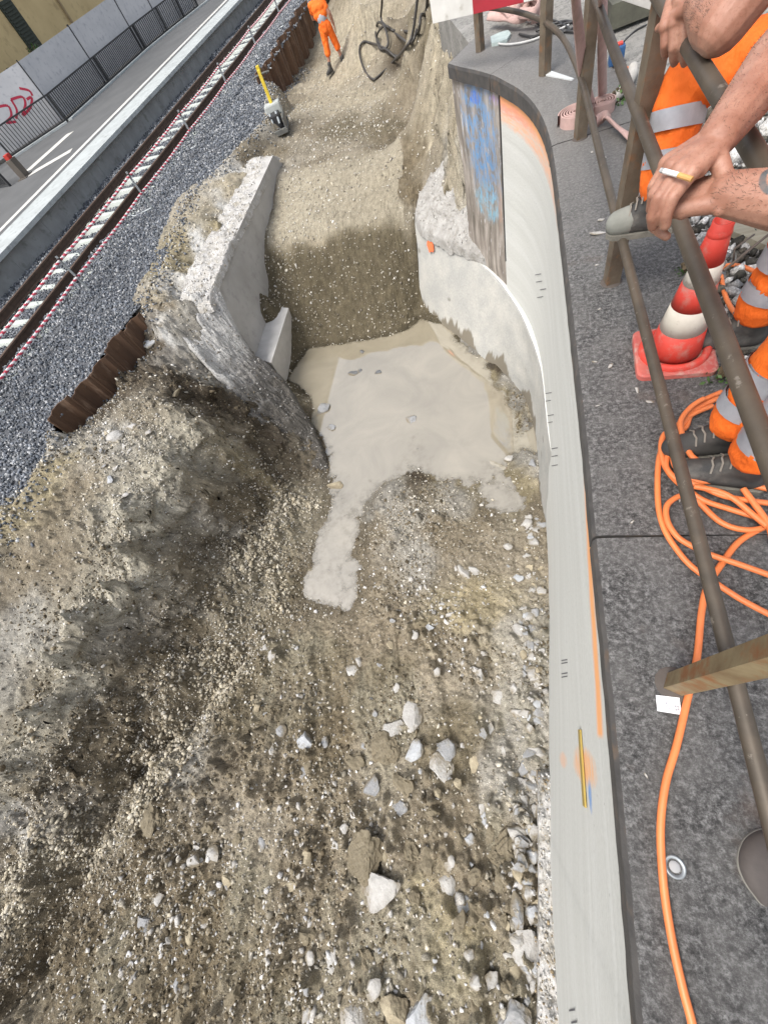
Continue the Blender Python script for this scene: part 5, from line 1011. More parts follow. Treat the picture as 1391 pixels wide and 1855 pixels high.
tag(mb.build('orange_hose', orange, smooth=True), 'thin orange hose bent in an arc on the gravel behind the traffic cone', 'hose')
pk = mat('fire_hose', (0.50,0.335,0.30), (0.42,0.28,0.25), 14, 0.85, 0.4, 90, 0.002, c3=(0.36,0.27,0.23), sc3=12)
def hose_roll(c, turns, r0, dr, wd, label, lean=(0,0)):
    mb = MB(); vs = []; n = int(turns*28)
    for i in range(n+1):
        a = i/28*2*math.pi; r_ = r0+dr*i/28
        for (q, z) in ((-.0045,0),(.0045,0),(.0045,wd),(-.0045,wd)): vs.append(Vector(c)+Vector(((r_+q)*math.cos(a)+lean[0]*z, (r_+q)*math.sin(a)+lean[1]*z, z)))
    fs = [(i*4+a, i*4+(a+1)%4, i*4+4+(a+1)%4, i*4+4+a) for i in range(n) for a in range(4)]
    mb.add(vs, fs); e = vs[-4]; tag(mb.build('rolled_hose', pk), label, 'hose', 'fire hoses by the railing')
p1_, p2_ = at(1042,222,0.0), at(1088,205,0.0)
hose_roll(tuple(p1_), 5.5, .02, .020, .075, 'flat pinkish hose rolled into a disc left of the second railing post'); hose_roll(tuple(p2_), 4.5, .015, .018, .075, 'smaller pinkish hose roll right behind the second railing post')
def ribbon(pts, wd, th, name, m_, label, cat, group=None):
    P = spline(pts, 8); mb = MB(); vs = []
    for i, p in enumerate(P):
        d = (P[min(i+1, len(P)-1)]-P[max(i-1, 0)]).normalized(); s_ = d.cross(Vector((0.5,-1,0.12))).normalized(); n_ = s_.cross(d).normalized()
        vs += [p+s_*wd/2+n_*th*.3, p+n_*th*.6, p-s_*wd/2+n_*th*.3, p-s_*wd/2-n_*th*.3, p-n_*th*.6, p+s_*wd/2-n_*th*.3]
    k = 6; mb.add(vs, [(i*k+a, i*k+(a+1)%k, i*k+k+(a+1)%k, i*k+k+a) for i in range(len(P)-1) for a in range(k)]); tag(mb.build(name, m_, smooth=True), label, cat, group)
ribbon([at(1043,-140,1.25), at(1041,-40,1.0), at(1044,20,.75), at(1049,65,.58), at(1057,140,.32), at(1069,188,.07), at(1062,205,.05)], .065, .02, 'hanging_hose', pk, 'pinkish flat hose hanging over the railing down to the left roll', 'hose', 'fire hoses by the railing')
ribbon([at(1093,-120,1.2), at(1092,-30,.9), at(1091,30,.65), at(1090,100,.38), at(1091,175,.05)], .07, .02, 'hanging_hose', pk, 'pinkish flat hose hanging straight down to the right roll', 'hose', 'fire hoses by the railing')
ribbon([at(1078,222,.05), at(1095,212,.05), at(1120,232,.04), at(1150,250,.03), at(1200,262,.03), at(1290,300,.02), at(1350,345,.02)], .07, .02, 'flat_hose', pk, 'pinkish flat hose lying on the slab, running right behind the tall post', 'hose', 'fire hoses by the railing')
for k, s_ in enumerate([[(890,12),(915,5),(945,18),(965,8),(990,15)], [(900,22),(930,12),(955,28),(975,20)], [(905,0),(925,18),(960,0),(980,25),(962,34)], [(885,28),(910,30),(940,33),(960,22)], [(920,-8),(940,6),(930,26),(905,20)], [(950,-12),(975,2),(968,22),(940,24)]]):
    ribbon([at(u, v, .04+.02*k) for u, v in s_], .08, .025, 'heaped_hose', pk, 'pink flat hose heaped loosely behind the barrier board', 'hose', 'heap of pink hose behind the barrier')
blk = mat('cable_black', (0.02,0.02,0.022), (0.04,0.038,0.035), 12, 0.5, 0)
mb = MB()
for s_ in [[(975,45),(990,36),(1010,40),(1030,52),(1015,58),(995,50),(970,56)], [(980,55),(1000,44),(1025,38),(1045,45),(1030,55)], [(965,38),(985,48),(1010,54),(1040,58)], [(960,70),(985,58),(1010,46),(1036,40)], [(940,62),(965,66),(990,58),(1020,60)]]: mb.tube(spline([at(u, v, .02) for u, v in s_], 6), .010, 6)
tag(mb.build('black_cable', blk, smooth=True), 'tangle of thin black cables on the yard behind the second post', 'cable')
mb = MB(); mb.tube(spline([at(u, v, .018) for u, v in [(900,64),(898,74),(908,80),(935,79),(965,72),(990,62),(1015,52),(1030,45)]], 6), .009, 6)
tag(mb.build('white_cable', mat('cable_white', (0.6,0.6,0.58), None, 9), smooth=True), 'thin white cable curving over the slab near the barrier end', 'cable')
mb = MB(); P = [at(u, v, .03) for u, v in [(888,66),(905,58),(920,54),(925,60),(918,70),(902,76),(890,78)]]; mb.add(P+[q+Vector((0,0,-.028)) for q in P], [tuple(range(7)), tuple(range(13, 6, -1))]+[(i, (i+1)%7, 7+(i+1)%7, 7+i) for i in range(7)])
tag(mb.build('cloth_scrap', mat('teal_cloth', (0.45,0.52,0.50), (0.35,0.42,0.41), 20, 0.9, 0.6, 30, .01)), 'scrap of pale greenish cloth lying by the white cable', 'cloth')
mb = MB(); a, c_ = at(990,131,.012), at(1037,143,.012); d = (c_-a); n_ = Vector((-d.y, d.x, 0)).normalized(); P = [a+n_*.035, a-n_*.035, c_-n_*.012, c_+n_*.012]; mb.add(P+[q+Vector((0,0,-.008)) for q in P], [(0,1,2,3),(7,6,5,4),(0,1,5,4),(1,2,6,5),(2,3,7,6),(3,0,4,7)])
tag(mb.build('white_wedge', mat('white_plastic', (0.62,0.64,0.63), None, 9, .5)), 'thin white plastic wedge lying on the slab beside the post', 'wedge')
bb = empty('blue_box', tuple(at(1114, 116, 0))); tag(bb, 'small blue box with a red top and a black wire loop on the yard', 'box')
MB().box((0,0,.055), (.11,.09,.11), bev=.01).build('box_body', mat('blue_plastic', (0.03,0.10,0.24), None, 9, .5), bb); MB().box((0,0,.118), (.07,.045,.015), bev=.003).build('red_top', cr, bb)
MB().tube(spline([Vector(q) for q in ((.04,0,.12),(.12,.03,.15),(.20,.10,.14),(.22,.16,.12),(.15,.13,.12),(.06,.04,.12))], 6), .006, 6).build('wire_loop', blk, bb, smooth=True)
mb = MB(); mb.tube(spline([at(u, v, .035) for u, v in [(1146,122),(1143,140),(1128,163),(1110,178),(1096,182)]], 6), .035, 12); tag(mb.build('white_pipe', mat('pipe_white', (0.58,0.55,0.50), (0.48,0.45,0.40), 8), smooth=True), 'short bent off-white pipe lying behind the railing by the green weed', 'pipe')
mb = MB(); mb.tube(spline([at(u, v, .03) for u, v in [(1112,118),(1118,125),(1132,122),(1143,128),(1144,140)]], 6), .009, 6); tag(mb.build('orange_lead', orange, smooth=True), 'short orange lead running from the blue box to the white pipe', 'cable')
rr = random.Random(21)
for (u, v, r_, lb) in ((1118,186,.10,'small green weed growing at the end of the white pipe'), (1241,492,.05,'small green weed at the slab edge left of the cone tip'), (1300,685,.07,'green weed at the slab edge right of the cone foot'), (1225,478,.0,'')):
    if r_: shrub(tuple(at(u, v, 0.0)), r_, 70, 'weed', lb, leafm)
# paper slip with a handwritten scribble
pp = empty('paper_slip', tuple(at(1211,1277,.006))); tag(pp, 'small white paper slip with faint handwriting lying on the dark slab', 'paper')
Q = [at(1187,1259,.006), at(1230,1264,.006), at(1234,1295,.010), at(1190,1288,.006)]; mb = MB(); mb.add(Q, [(0,1,2,3)]); child(mb.build('sheet', mat('paper', (0.78,0.78,0.80), None, 9)), pp)
def onq(a, c_): return Q[0].lerp(Q[1], a).lerp(Q[3].lerp(Q[2], a), c_)+Vector((0,0,.0012))
mb = MB()
for st in ([(.52,.28),(.42,.35),(.38,.55),(.42,.72),(.52,.74),(.56,.60),(.48,.52),(.42,.60)], [(.36,.48),(.50,.40)], [(.78,.45),(.80,.85)], [(.88,.45),(.90,.85)], [(.74,.58),(.94,.54)], [(.74,.74),(.94,.70)], [(.25,.40),(.32,.44)]):
    P = [onq(*q) for q in st]
    for a, c_ in zip(P, P[1:]): d = (c_-a); n_ = Vector((-d.y, d.x, 0)).normalized()*.0009; mb.add([a+n_, a-n_, c_-n_, c_+n_], [(0,1,2,3)])
child(mb.build('handwriting', mat('ink', (0.25,0.25,0.28), None, 9)), pp)
an = empty('ground_anchor', tuple(at(1221,1570,0))); tag(an, 'small round steel anchor ring set flush in the slab near the single orange cable', 'anchor')
MB().lathe([(.018,.001),(.022,.006),(.026,.006),(.028,.001)], n=28).build('ring', galv, an, smooth=True); MB().lathe([(0,.004),(.010,.004),(.014,.0015)], n=20).build('core', mat('anchor_core', (0.35,0.35,0.35), None, 9), an, smooth=True)
# gravel strip, plank and rods right of the slab
X = rs.uniform(.93, 2.6, 9000); Y = rs.uniform(.9, 4.2, 9000); k = (X > 0.985-0.02*rs.rand(9000)); X, Y = X[k], Y[k]
o = scatter('roadside_gravel', X, Y, 0*X-.005, rs.gamma(3, .0065, len(X))+.006, [(0.50,0.50,0.49),(0.36,0.36,0.35),(0.2,0.2,0.2),(0.06,0.058,0.05),(0.09,0.08,0.065)], SH_ANG, stone_mat, 30, .1, .25, tilt=.8); tag(o, 'loose grey and white gravel beyond the slabs around the workers', 'gravel', kind='stuff')
mb = MB(); a, c_ = at(1310,395,.05), at(1420,440,.05); d = (c_-a).normalized(); n_ = Vector((-d.y, d.x, 0))*.055; P = [a+n_, a-n_, c_-n_, c_+n_]; mb.add(P+[q+Vector((0,0,-.03)) for q in P], [(0,1,2,3),(7,6,5,4),(0,1,5,4),(1,2,6,5),(2,3,7,6),(3,0,4,7)])
tag(mb.build('wooden_plank', mat('weathered_wood', (0.36,0.33,0.25), (0.28,0.25,0.18), 5, 0.85, 0.5, 30, .003, scale=(1,8,1))), 'weathered pale wooden plank lying on the gravel above the cone', 'plank')
mb = MB(); mb.tube([at(1310,490,.06), at(1391,425,.10), at(1440,395,.12)], .007, 6); mb.tube([at(1327,478,.03), at(1330,450,.12), at(1365,425,.12)], .005, 6)
tag(mb.build('steel_rods', mat('rod', (0.14,0.11,0.09), None, 9), smooth=True), 'thin rusty steel rods lying over the gravel behind the cone', 'rod')
for i, (u, v, s_) in enumerate([(1082,423,16),(1088,398,9),(1072,275,5),(1095,285,5),(1077,655,6),(1081,735,5),(1106,663,8),(1153,707,7),(1177,728,8),(1085,560,4),(1145,945,5),(1230,905,5),(1170,1405,5),(1080,480,5)]):
    put_rock(u, v, s_*1.6, s_*.8, 'w', 'small white chip of stone lying on the dark slab', 'white chips on the slab', 900+i, i*40, 'stone_chip', z=.004, flat=.3)
# barrier boards
bw = mat('board_white', (0.64,0.63,0.60), (0.52,0.51,0.48), 4, .6, .1, c3=(.36,.34,.30), sc3=9, f3=(.6,.75)); brd = mat('board_red', (0.36,0.02,0.035), (0.30,0.02,0.03), 6, .55, .1)
def barrier(P, label, segs, h=.16):
    A, B = P; d = (B-A); L = d.length; e = empty('barrier_board', A); e.rotation_euler = (0, 0, math.atan2(d.y, d.x)); tag(e, label, 'barrier', 'red and white barrier boards')
    x = 0
    for ln_, red in segs:
        MB().box((x+ln_/2, 0, h/2), (ln_-.0005, .028+.0*red, h), bev=.003).build('red_field' if red else 'white_field', brd if red else bw, e); x += ln_
    return e
barrier((at(785,42,.42), at(938,6,.42)), 'weathered white and dark red barrier board across the wall end', [(.48,0),(.52,1),(.5,0)], .17)
barrier((at(1078,-18,.55), at(1168,12,.55)), 'white barrier board beyond the second post with a dark shadow under it', [(.9,0),(.3,1)], .17)
barrier((at(1240,62,.45), at(1300,-40,.45)), 'barrier board seen between the crossed forearms at the upper right', [(.14,0),(.11,1),(.5,0)], .2)
mb = MB(); a, c_ = at(1098,50,.02), at(1168,22,.02); d = (c_-a).normalized(); n_ = Vector((-d.y, d.x, 0))*.12; P = [a-n_, a+n_, c_+n_+d*.3, c_-n_+d*.3]; mb.add(P+[q+Vector((0,0,.16)) for q in P], [(3,2,1,0),(4,5,6,7),(0,1,5,4),(1,2,6,5),(2,3,7,6),(3,0,4,7)])
tag(mb.build('board_shadow_block', mat('board_shadow_dark', (0.10,0.10,0.075), (0.06,0.058,0.045), 8, .85, .4)), 'dark block standing in for the shadow on the yard under the white barrier board', 'shadow')  # dark block added as the shadow beneath the white barrier board
# black hydraulic hoses hanging into the pit
hh = mat('hydraulic_hose', (0.022,0.02,0.018), (0.05,0.045,0.04), 20, 0.55, 0.2); mb = MB(); zf = -1.86
def gp(u, v, dz=.05): p = gpix(u, v, -1.9); return Vector((p.x, p.y, p.z+dz))
H1 = [at(691,-60,-.3), at(692,0,-.8), at(690,30,-1.2), gp(697,57,.15), gp(712,60), gp(735,62), gp(757,66), gp(766,55,.2), at(772,20,-.7), at(776,-60,-.1)]
H2 = [gp(757,66,.1), gp(745,88,.08), gp(723,75,.1), gp(700,62,.15), gp(684,75,.1), gp(690,95,.06), gp(705,90,.1), gp(700,68,.2), gp(688,60,.2), gp(684,80,.15), gp(700,98,.05), gp(725,108,.05)]
H3 = [gp(720,112,.06), gp(700,100,.12), gp(678,90,.12), gp(660,87,.12), gp(653,102,.1), gp(660,128,.05), gp(675,148,.05), gp(690,140,.05), gp(715,118,.08), gp(735,100,.1), gp(750,80,.15), gp(765,40,.4)]
for H in (H1, H2, H3): mb.tube(spline(H, 8), .028, 8)
tag(mb.build('hydraulic_hose', hh, smooth=True), 'thick black hydraulic hoses looped on the pit floor and hanging from above', 'hose')
# plate compactor
cp_ = at(512,246,-1.47); yb = math.atan2(1, -.32)-math.pi/2
pc = empty('plate_compactor', (cp_.x-.12, cp_.y+.25, cp_.z), R(14)); tag(pc, 'yellow-handled plate compactor parked at the end of the left concrete wall', 'compactor')
gmach = mat('machine_grey', (0.13,0.135,0.125), (0.09,0.09,0.085), 9, .6, .2, c3=(.25,.23,.18), sc3=14); yp = mat('machine_yellow', (0.62,0.47,0.03), (0.52,0.38,0.03), 9, .5, .1)
MB().add([(-.22,-.3,.10),(.22,-.3,.10),(.22,-.22,.0),(-.22,-.22,.0),(-.22,.5,.0),(.22,.5,.0),(.22,.6,.10),(-.22,.6,.10)], [(0,1,2,3),(3,2,5,4),(4,5,6,7)])
mb = MB(); mb.box((0,.12,.035), (.46,.78,.03), bev=.008); mb.box((0,-.27,.07), (.46,.05,.10), bev=.01); mb.box((0,.50,.07), (.46,.05,.10), bev=.01); mb.build('base_plate', gmach, pc)
mb = MB(); mb.box((-.19,.12,.16), (.04,.56,.22), bev=.01).box((.19,.12,.16), (.04,.56,.22), bev=.01); mb.build('side_frame', gmach, pc)
MB().box((0,.08,.22), (.26,.30,.26), bev=.03).build('engine', mat('engine_black', (0.025,0.025,0.027), None, 9, .5), pc); MB().tube([(-.08,-.1,.18),(-.08,.0,.38)], .03, 10).tube([(.08,-.1,.18),(.08,0,.38)], .03, 10).build('engine_tubes', galv, pc)
MB().box((0,.38,.36), (.40,.26,.22), bev=.03).build('hood', mat('hood_grey', (0.42,0.44,0.42), (0.34,0.36,0.34), 9, .5), pc)
MB().box((-.0,.42,.72), (.075,.07,.62), Matrix.Rotation(R(-8), 3, 'X'), bev=.012).box((0,.50,1.04),(.08,.10,.10), bev=.012).build('handle', yp, pc)
MB().tube([(-.22,.47,.93),(-.12,.45,.95),(.12,.45,.95),(.22,.47,.93)], .018, 8).build('handlebar', gmach, pc)
# photographer-side clutter: rim of a shoe on the slab
sh = empty('shoe_toe', tuple(at(1372,1560,0))); tag(sh, 'rounded grey shoe toe with a pale sole rim, behind the lowest pipe at lower right', 'shoe')
c_ = at(1368,1552,0); mb = MB()
def outline(u0, pts, z): return [at(u, v, z) for u, v in pts]
SO = spline([at(u, v, .0) for u, v in [(1350,1512),(1336,1535),(1333,1562),(1342,1590),(1360,1618),(1385,1640),(1420,1600),(1410,1520),(1380,1500)]], 5, True)
cc = sum(SO, Vector())/len(SO); n = len(SO); vs = []; rings = [(1.0,0.0),(1.0,.008),(.975,.010),(.97,.02),(.86,.035),(.6,.045),(.2,.05)]
for s_, z in rings: vs += [cc+(p-cc)*s_+Vector((0,0,z)) for p in SO]
fs = [(r_*n+i, r_*n+(i+1)%n, (r_+1)*n+(i+1)%n, (r_+1)*n+i) for r_ in range(len(rings)-1) for i in range(n)]
a_ = MB(); a_.add(vs[:3*n], fs[:2*n]); child(a_.build('sole', mat('sole_pale', (0.24,0.23,0.20), None, 12), smooth=False), sh)
a_ = MB(); a_.add(vs[2*n:], [f for f in [tuple(i-2*n for i in f) for f in fs[2*n:]]]+[tuple(4*n+i for i in range(n))]); child(a_.build('upper', mat('shoe_grey', (0.10,0.085,0.075), (0.07,0.06,0.055), 9), smooth=True), sh)
# ================================================================ people
skin = bpy.data.materials.new('skin'); t, b = nodes(skin); v = coords(t)
c = ramp(t, noise(t, 14, 5, 0.6, v).outputs[0], [(0.35, (0.27,0.125,0.082)), (0.65, (0.37,0.195,0.135))]).outputs[0]
c = mix(t, ramp(t, noise(t, 160, 3, 0.7, v).outputs[0], [(0.52, (0,0,0)), (0.66, (.45,.45,.45))]).outputs[0], c, (0.20,0.085,0.05))
t.links.new(c, b.inputs['Base Color']); b.inputs['Roughness'].default_value = 0.55; b.inputs['Subsurface Weight'].default_value = 0.08; b.inputs['Subsurface Scale'].default_value = 0.01
pn = bump(t, b, noise(t, 300, 4, 0.7, v).outputs[0], 0.25, 0.001); bump(t, b, noise(t, 45, 3, 0.5, v).outputs[0], 0.2, 0.004, pn)
def skin_tattoo(A, Bp):
    m = skin.copy(); m.name = 'skin_tattooed'; t = m.node_tree; b = t.nodes['Principled BSDF']; src = b.inputs['Base Color'].links[0].from_socket
    g = t.nodes.new('ShaderNodeTexCoord'); f = None
    for (c0, ax, rin, rout) in A:
        d = t.nodes.new('ShaderNodeVectorMath'); d.operation = 'DISTANCE'; t.links.new(g.outputs['Object'], d.inputs[0]); d.inputs[1].default_value = c0
        r_ = ramp(t, mth2(t, 'MULTIPLY', d.outputs['Value'], 10.0), [(rin*10-.02, (0,0,0)), (rin*10, (1,1,1)), (rout*10, (1,1,1)), (rout*10+.02, (0,0,0))]).outputs[0]
        f = r_ if f is None else mix(t, 1.0, f, r_, 'LIGHTEN')
    nb = ramp(t, noise(t, 55, 3, .6, g.outputs['Object']).outputs[0], [(0.3, (.75,)*3), (.6, (1,)*3)]).outputs[0]
    t.links.new(mix(t, mix(t, 1.0, f, nb, 'MULTIPLY'), src, (0.075,0.078,0.08)), b.inputs['Base Color']); return m
def mth2(t, op, a, k):
    n = t.nodes.new('ShaderNodeMath'); n.operation = op; t.links.new(a, n.inputs[0]); n.inputs[1].default_value = k; return n.outputs[0]
def fabric(nm, c1, c2, sc=6):
    return mat(nm, c1, c2, sc, 0.8, 0.9, 11, 0.022, c3=tuple(q*.62 for q in c1), sc3=8, f3=(.52,.85), scale=(1,1,.55))
hv = fabric('hi_vis_orange', (0.86,0.16,0.012), (0.78,0.135,0.01)); band = mat('reflective_band', (0.40,0.405,0.43), (0.30,0.305,0.33), 12, 0.45, 0.4, 30, 0.004, 0.1); boot_m = mat('boot_black', (0.03,0.03,0.03), (0.06,0.056,0.05), 9, .75, .4, 40, .003, c3=(.16,.15,.13), sc3=8, f3=(.55,.8)); sole_m = mat('boot_sole', (0.10,0.095,0.08), (0.2,0.19,0.16), 12, .9, .5); toe_m = mat('boot_toe', (0.22,0.225,0.20), (0.16,0.165,0.145), 9, .8, .4)
hair_m = mat('hair_dark', (0.03,0.02,0.014), (0.05,0.035,0.022), 30, .7, .6, 90, .004)
def capsule(mb, a, b2, ra, rb, n=14):
    a, b2 = Vector(a), Vector(b2); d = b2-a; L = d.length
    d = d/L if L > 1e-6 else Vector((0,0,1)); pts = []; rs_ = []
    for k in range(5): th = math.pi/2*(1-k/4); pts.append(a-d*ra*math.sin(th)); rs_.append(max(ra*math.cos(th), 1e-4))
    pts.append(a.lerp(b2, .5)); rs_.append((ra+rb)/2)
    for k in range(5): th = math.pi/2*(k/4); pts.append(b2+d*rb*math.sin(th)); rs_.append(max(rb*math.cos(th), 1e-4))
    mb.tube(pts, rs_, n)
def chain(mb, pts, rs_):
    for i in range(len(pts)-1): capsule(mb, pts[i], pts[i+1], rs_[i], rs_[i+1])
def fused(mb, name, m_, parent, vox, sm=2, disp=0):
    o = mb.build(name, m_)
    r_ = o.modifiers.new('remesh', 'REMESH'); r_.mode = 'VOXEL'; r_.voxel_size = vox; r_.use_smooth_shade = True
    s_ = o.modifiers.new('smooth', 'SMOOTH'); s_.factor = .5; s_.iterations = sm
    if disp:
        tx = bpy.data.textures.new('folds', 'CLOUDS'); tx.noise_scale = .075; tx.noise_depth = 4
        d = o.modifiers.new('folds', 'DISPLACE'); d.texture = tx; d.strength = disp; d.mid_level = .5; d.texture_coords = 'LOCAL'
    dg = bpy.context.evaluated_depsgraph_get(); me = bpy.data.meshes.new_from_object(o.evaluated_get(dg)); o.modifiers.clear(); o.data = me
    me.polygons.foreach_set('use_smooth', [True]*len(me.polygons))
    return child(o, parent) if parent else o
def hand(mb, wrist, fwd, back, side, curls, thumb=(0.6, 0.3), sc=1.0, spread=0.06, fr=1.0):
    """fwd: wrist to knuckles, back: out of the back of the hand, side: +1/-1 towards the thumb along back x fwd"""
    f = Vector(fwd).normalized(); k = Vector(back); k = (k-f*k.dot(f)).normalized(); s_ = k.cross(f).normalized()*side
    W = Vector(wrist); kn = []
    for i, (off, ln_) in enumerate(((.030,.088),(.010,.093),(-.011,.088),(-.030,.078))):
        kn.append(W+(f*ln_+s_*off+k*(.004 if i in (1,2) else 0))*sc)
    for i, q in enumerate(kn): capsule(mb, W+s_*(.018-.012*i)*sc-k*.002, q, .017*sc, .0125*sc*fr)
    capsule(mb, W-k*.004, W+f*.05*sc-k*.006+s_*0.006, .024*sc, .026*sc); capsule(mb, kn[0]-f*.02*sc-k*.006, kn[3]-f*.02*sc-k*.006, .014*sc, .013*sc)
    for i, q in enumerate(kn):
        L = ((.042,.026,.021),(.047,.030,.022),(.043,.028,.022),(.034,.021,.019))[i]; r_ = (.0108,.011,.0104,.0092)[i]*sc*fr
        a = 0; p = q; cu = curls[i]; sp_ = (1.2-i*.8)*spread
        for j in range(3):
            a += cu[j]; d = (f*math.cos(a)-k*math.sin(a)+s_*sp_).normalized(); e = p+d*L[j]*sc; capsule(mb, p, e, r_*(1-.08*j), r_*(1-.08*(j+1))); p = e
    T0 = W+(f*.026+s_*.026-k*.008)*sc; d = (f*math.cos(thumb[0])+s_*math.sin(thumb[0])-k*thumb[1]).normalized(); T1 = T0+d*.043*sc
    d2 = (d+f*.45-k*thumb[1]*.6).normalized(); T2 = T1+d2*.032*sc; T3 = T2+(d2+f*.2-k*.1).normalized()*.025*sc
    capsule(mb, W+s_*.012*sc, T0, .017*sc, .0165*sc); capsule(mb, T0, T1, .0165*sc, .0135*sc); capsule(mb, T1, T2, .0135*sc, .0118*sc); capsule(mb, T2, T3, .0118*sc, .0095*sc)
    return kn
def head(mb, c, look, r=.098):
    L = Vector(look).normalized(); up = Vector((0,0,1)); up = (up-L*up.dot(L)).normalized(); s_ = L.cross(up); c = Vector(c)
    capsule(mb, c+up*.02-L*.012, c+up*.035+L*.012, r*.86, r*.84); capsule(mb, c-up*.055+L*.045, c-up*.03+L*.03, .040, .060)
    capsule(mb, c+L*.085+up*.012, c+L*.103-up*.018, .010, .015); capsule(mb, c+L*.078-up*.048-s_*.016, c+L*.078-up*.048+s_*.016, .010, .010)
    capsule(mb, c+L*.068+up*.030-s_*.035, c+L*.068+up*.030+s_*.035, .014, .014)
    for q in (-1, 1): capsule(mb, c+s_*q*.082+up*.02-L*.01, c+s_*q*.084-up*.02-L*.01, .013, .010)
    return L, up, s_
def boot(ankle, toe_dir, parent, up=(0,0,1), L=.27, vox=.008, toe=False):
    a = Vector(ankle); d = Vector(toe_dir).normalized(); u_ = Vector(up); u_ = (u_-d*u_.dot(d)).normalized(); mb = MB(); b0 = a-u_*.075
    capsule(mb, a+u_*.07, a, .060, .056); capsule(mb, a, b0-d*.03+u_*.01, .055, .045); capsule(mb, b0-d*.035+u_*.005, b0+d*.06+u_*.01, .050, .054); capsule(mb, a+d*.02-u_*.01, b0+d*.10+u_*.02, .045, .045); capsule(mb, b0+d*.08+u_*.008, b0+d*(L-.12)+u_*.0, .054, .048)
    fused(mb, 'boot', boot_m, parent, vox, 3); s2 = MB(); sd_ = d.cross(u_); pr = []
    for (x, w_) in ((-.09,.034),(-.075,.048),(0,.050),(.07,.055),(.13,.058),(.17,.050),(.198,.024)): pr.append((x, w_))
    ol = [b0-u_*.048+d*x+sd_*w_ for x, w_ in pr]+[b0-u_*.048+d*x-sd_*w_ for x, w_ in reversed(pr)]; n = len(ol)
    s2.add([q+u_*.022 for q in ol]+[q for q in ol], [tuple(range(n)), tuple(range(2*n-1, n-1, -1))]+[(i, (i+1)%n, n+(i+1)%n, n+i) for i in range(n)]); child(s2.build('boot_sole', sole_m), parent)
    if toe:
        t2 = MB(); capsule(t2, b0+d*.105+u_*.012, b0+d*(L-.118)+u_*.004, .058, .054); fused(t2, 'toe_cap', toe_m, parent, vox, 3)
    lc = MB()
    for k in range(4): q = a+d*(.035+.022*k)+u_*(.035-.022*k); lc.tube([q-sd_*.040+u_*.004, q-sd_*.018+u_*.028, q+u_*.033+d*.006, q+sd_*.018+u_*.028, q+sd_*.040+u_*.004], .0035, 6)
    child(lc.build('laces', mat('lace', (0.22,0.2,0.17), None, 9)), parent)
def limb_band(a, b2, f0, f1, r0, r1, parent, m_=None, name='reflective_band'):
    a, b2 = Vector(a), Vector(b2); p0 = a.lerp(b2, f0); p1 = a.lerp(b2, f1); mb = MB(); mb.tube([p0, p0.lerp(p1, .5), p1], [r0, (r0+r1)/2, r1], 20, cap=False); mb.tube([p0, p0.lerp(p1, .5), p1], [r0-.008, (r0+r1)/2-.008, r1-.008], 20, cap=False); child(mb.build(name, m_ or band, smooth=True), parent)
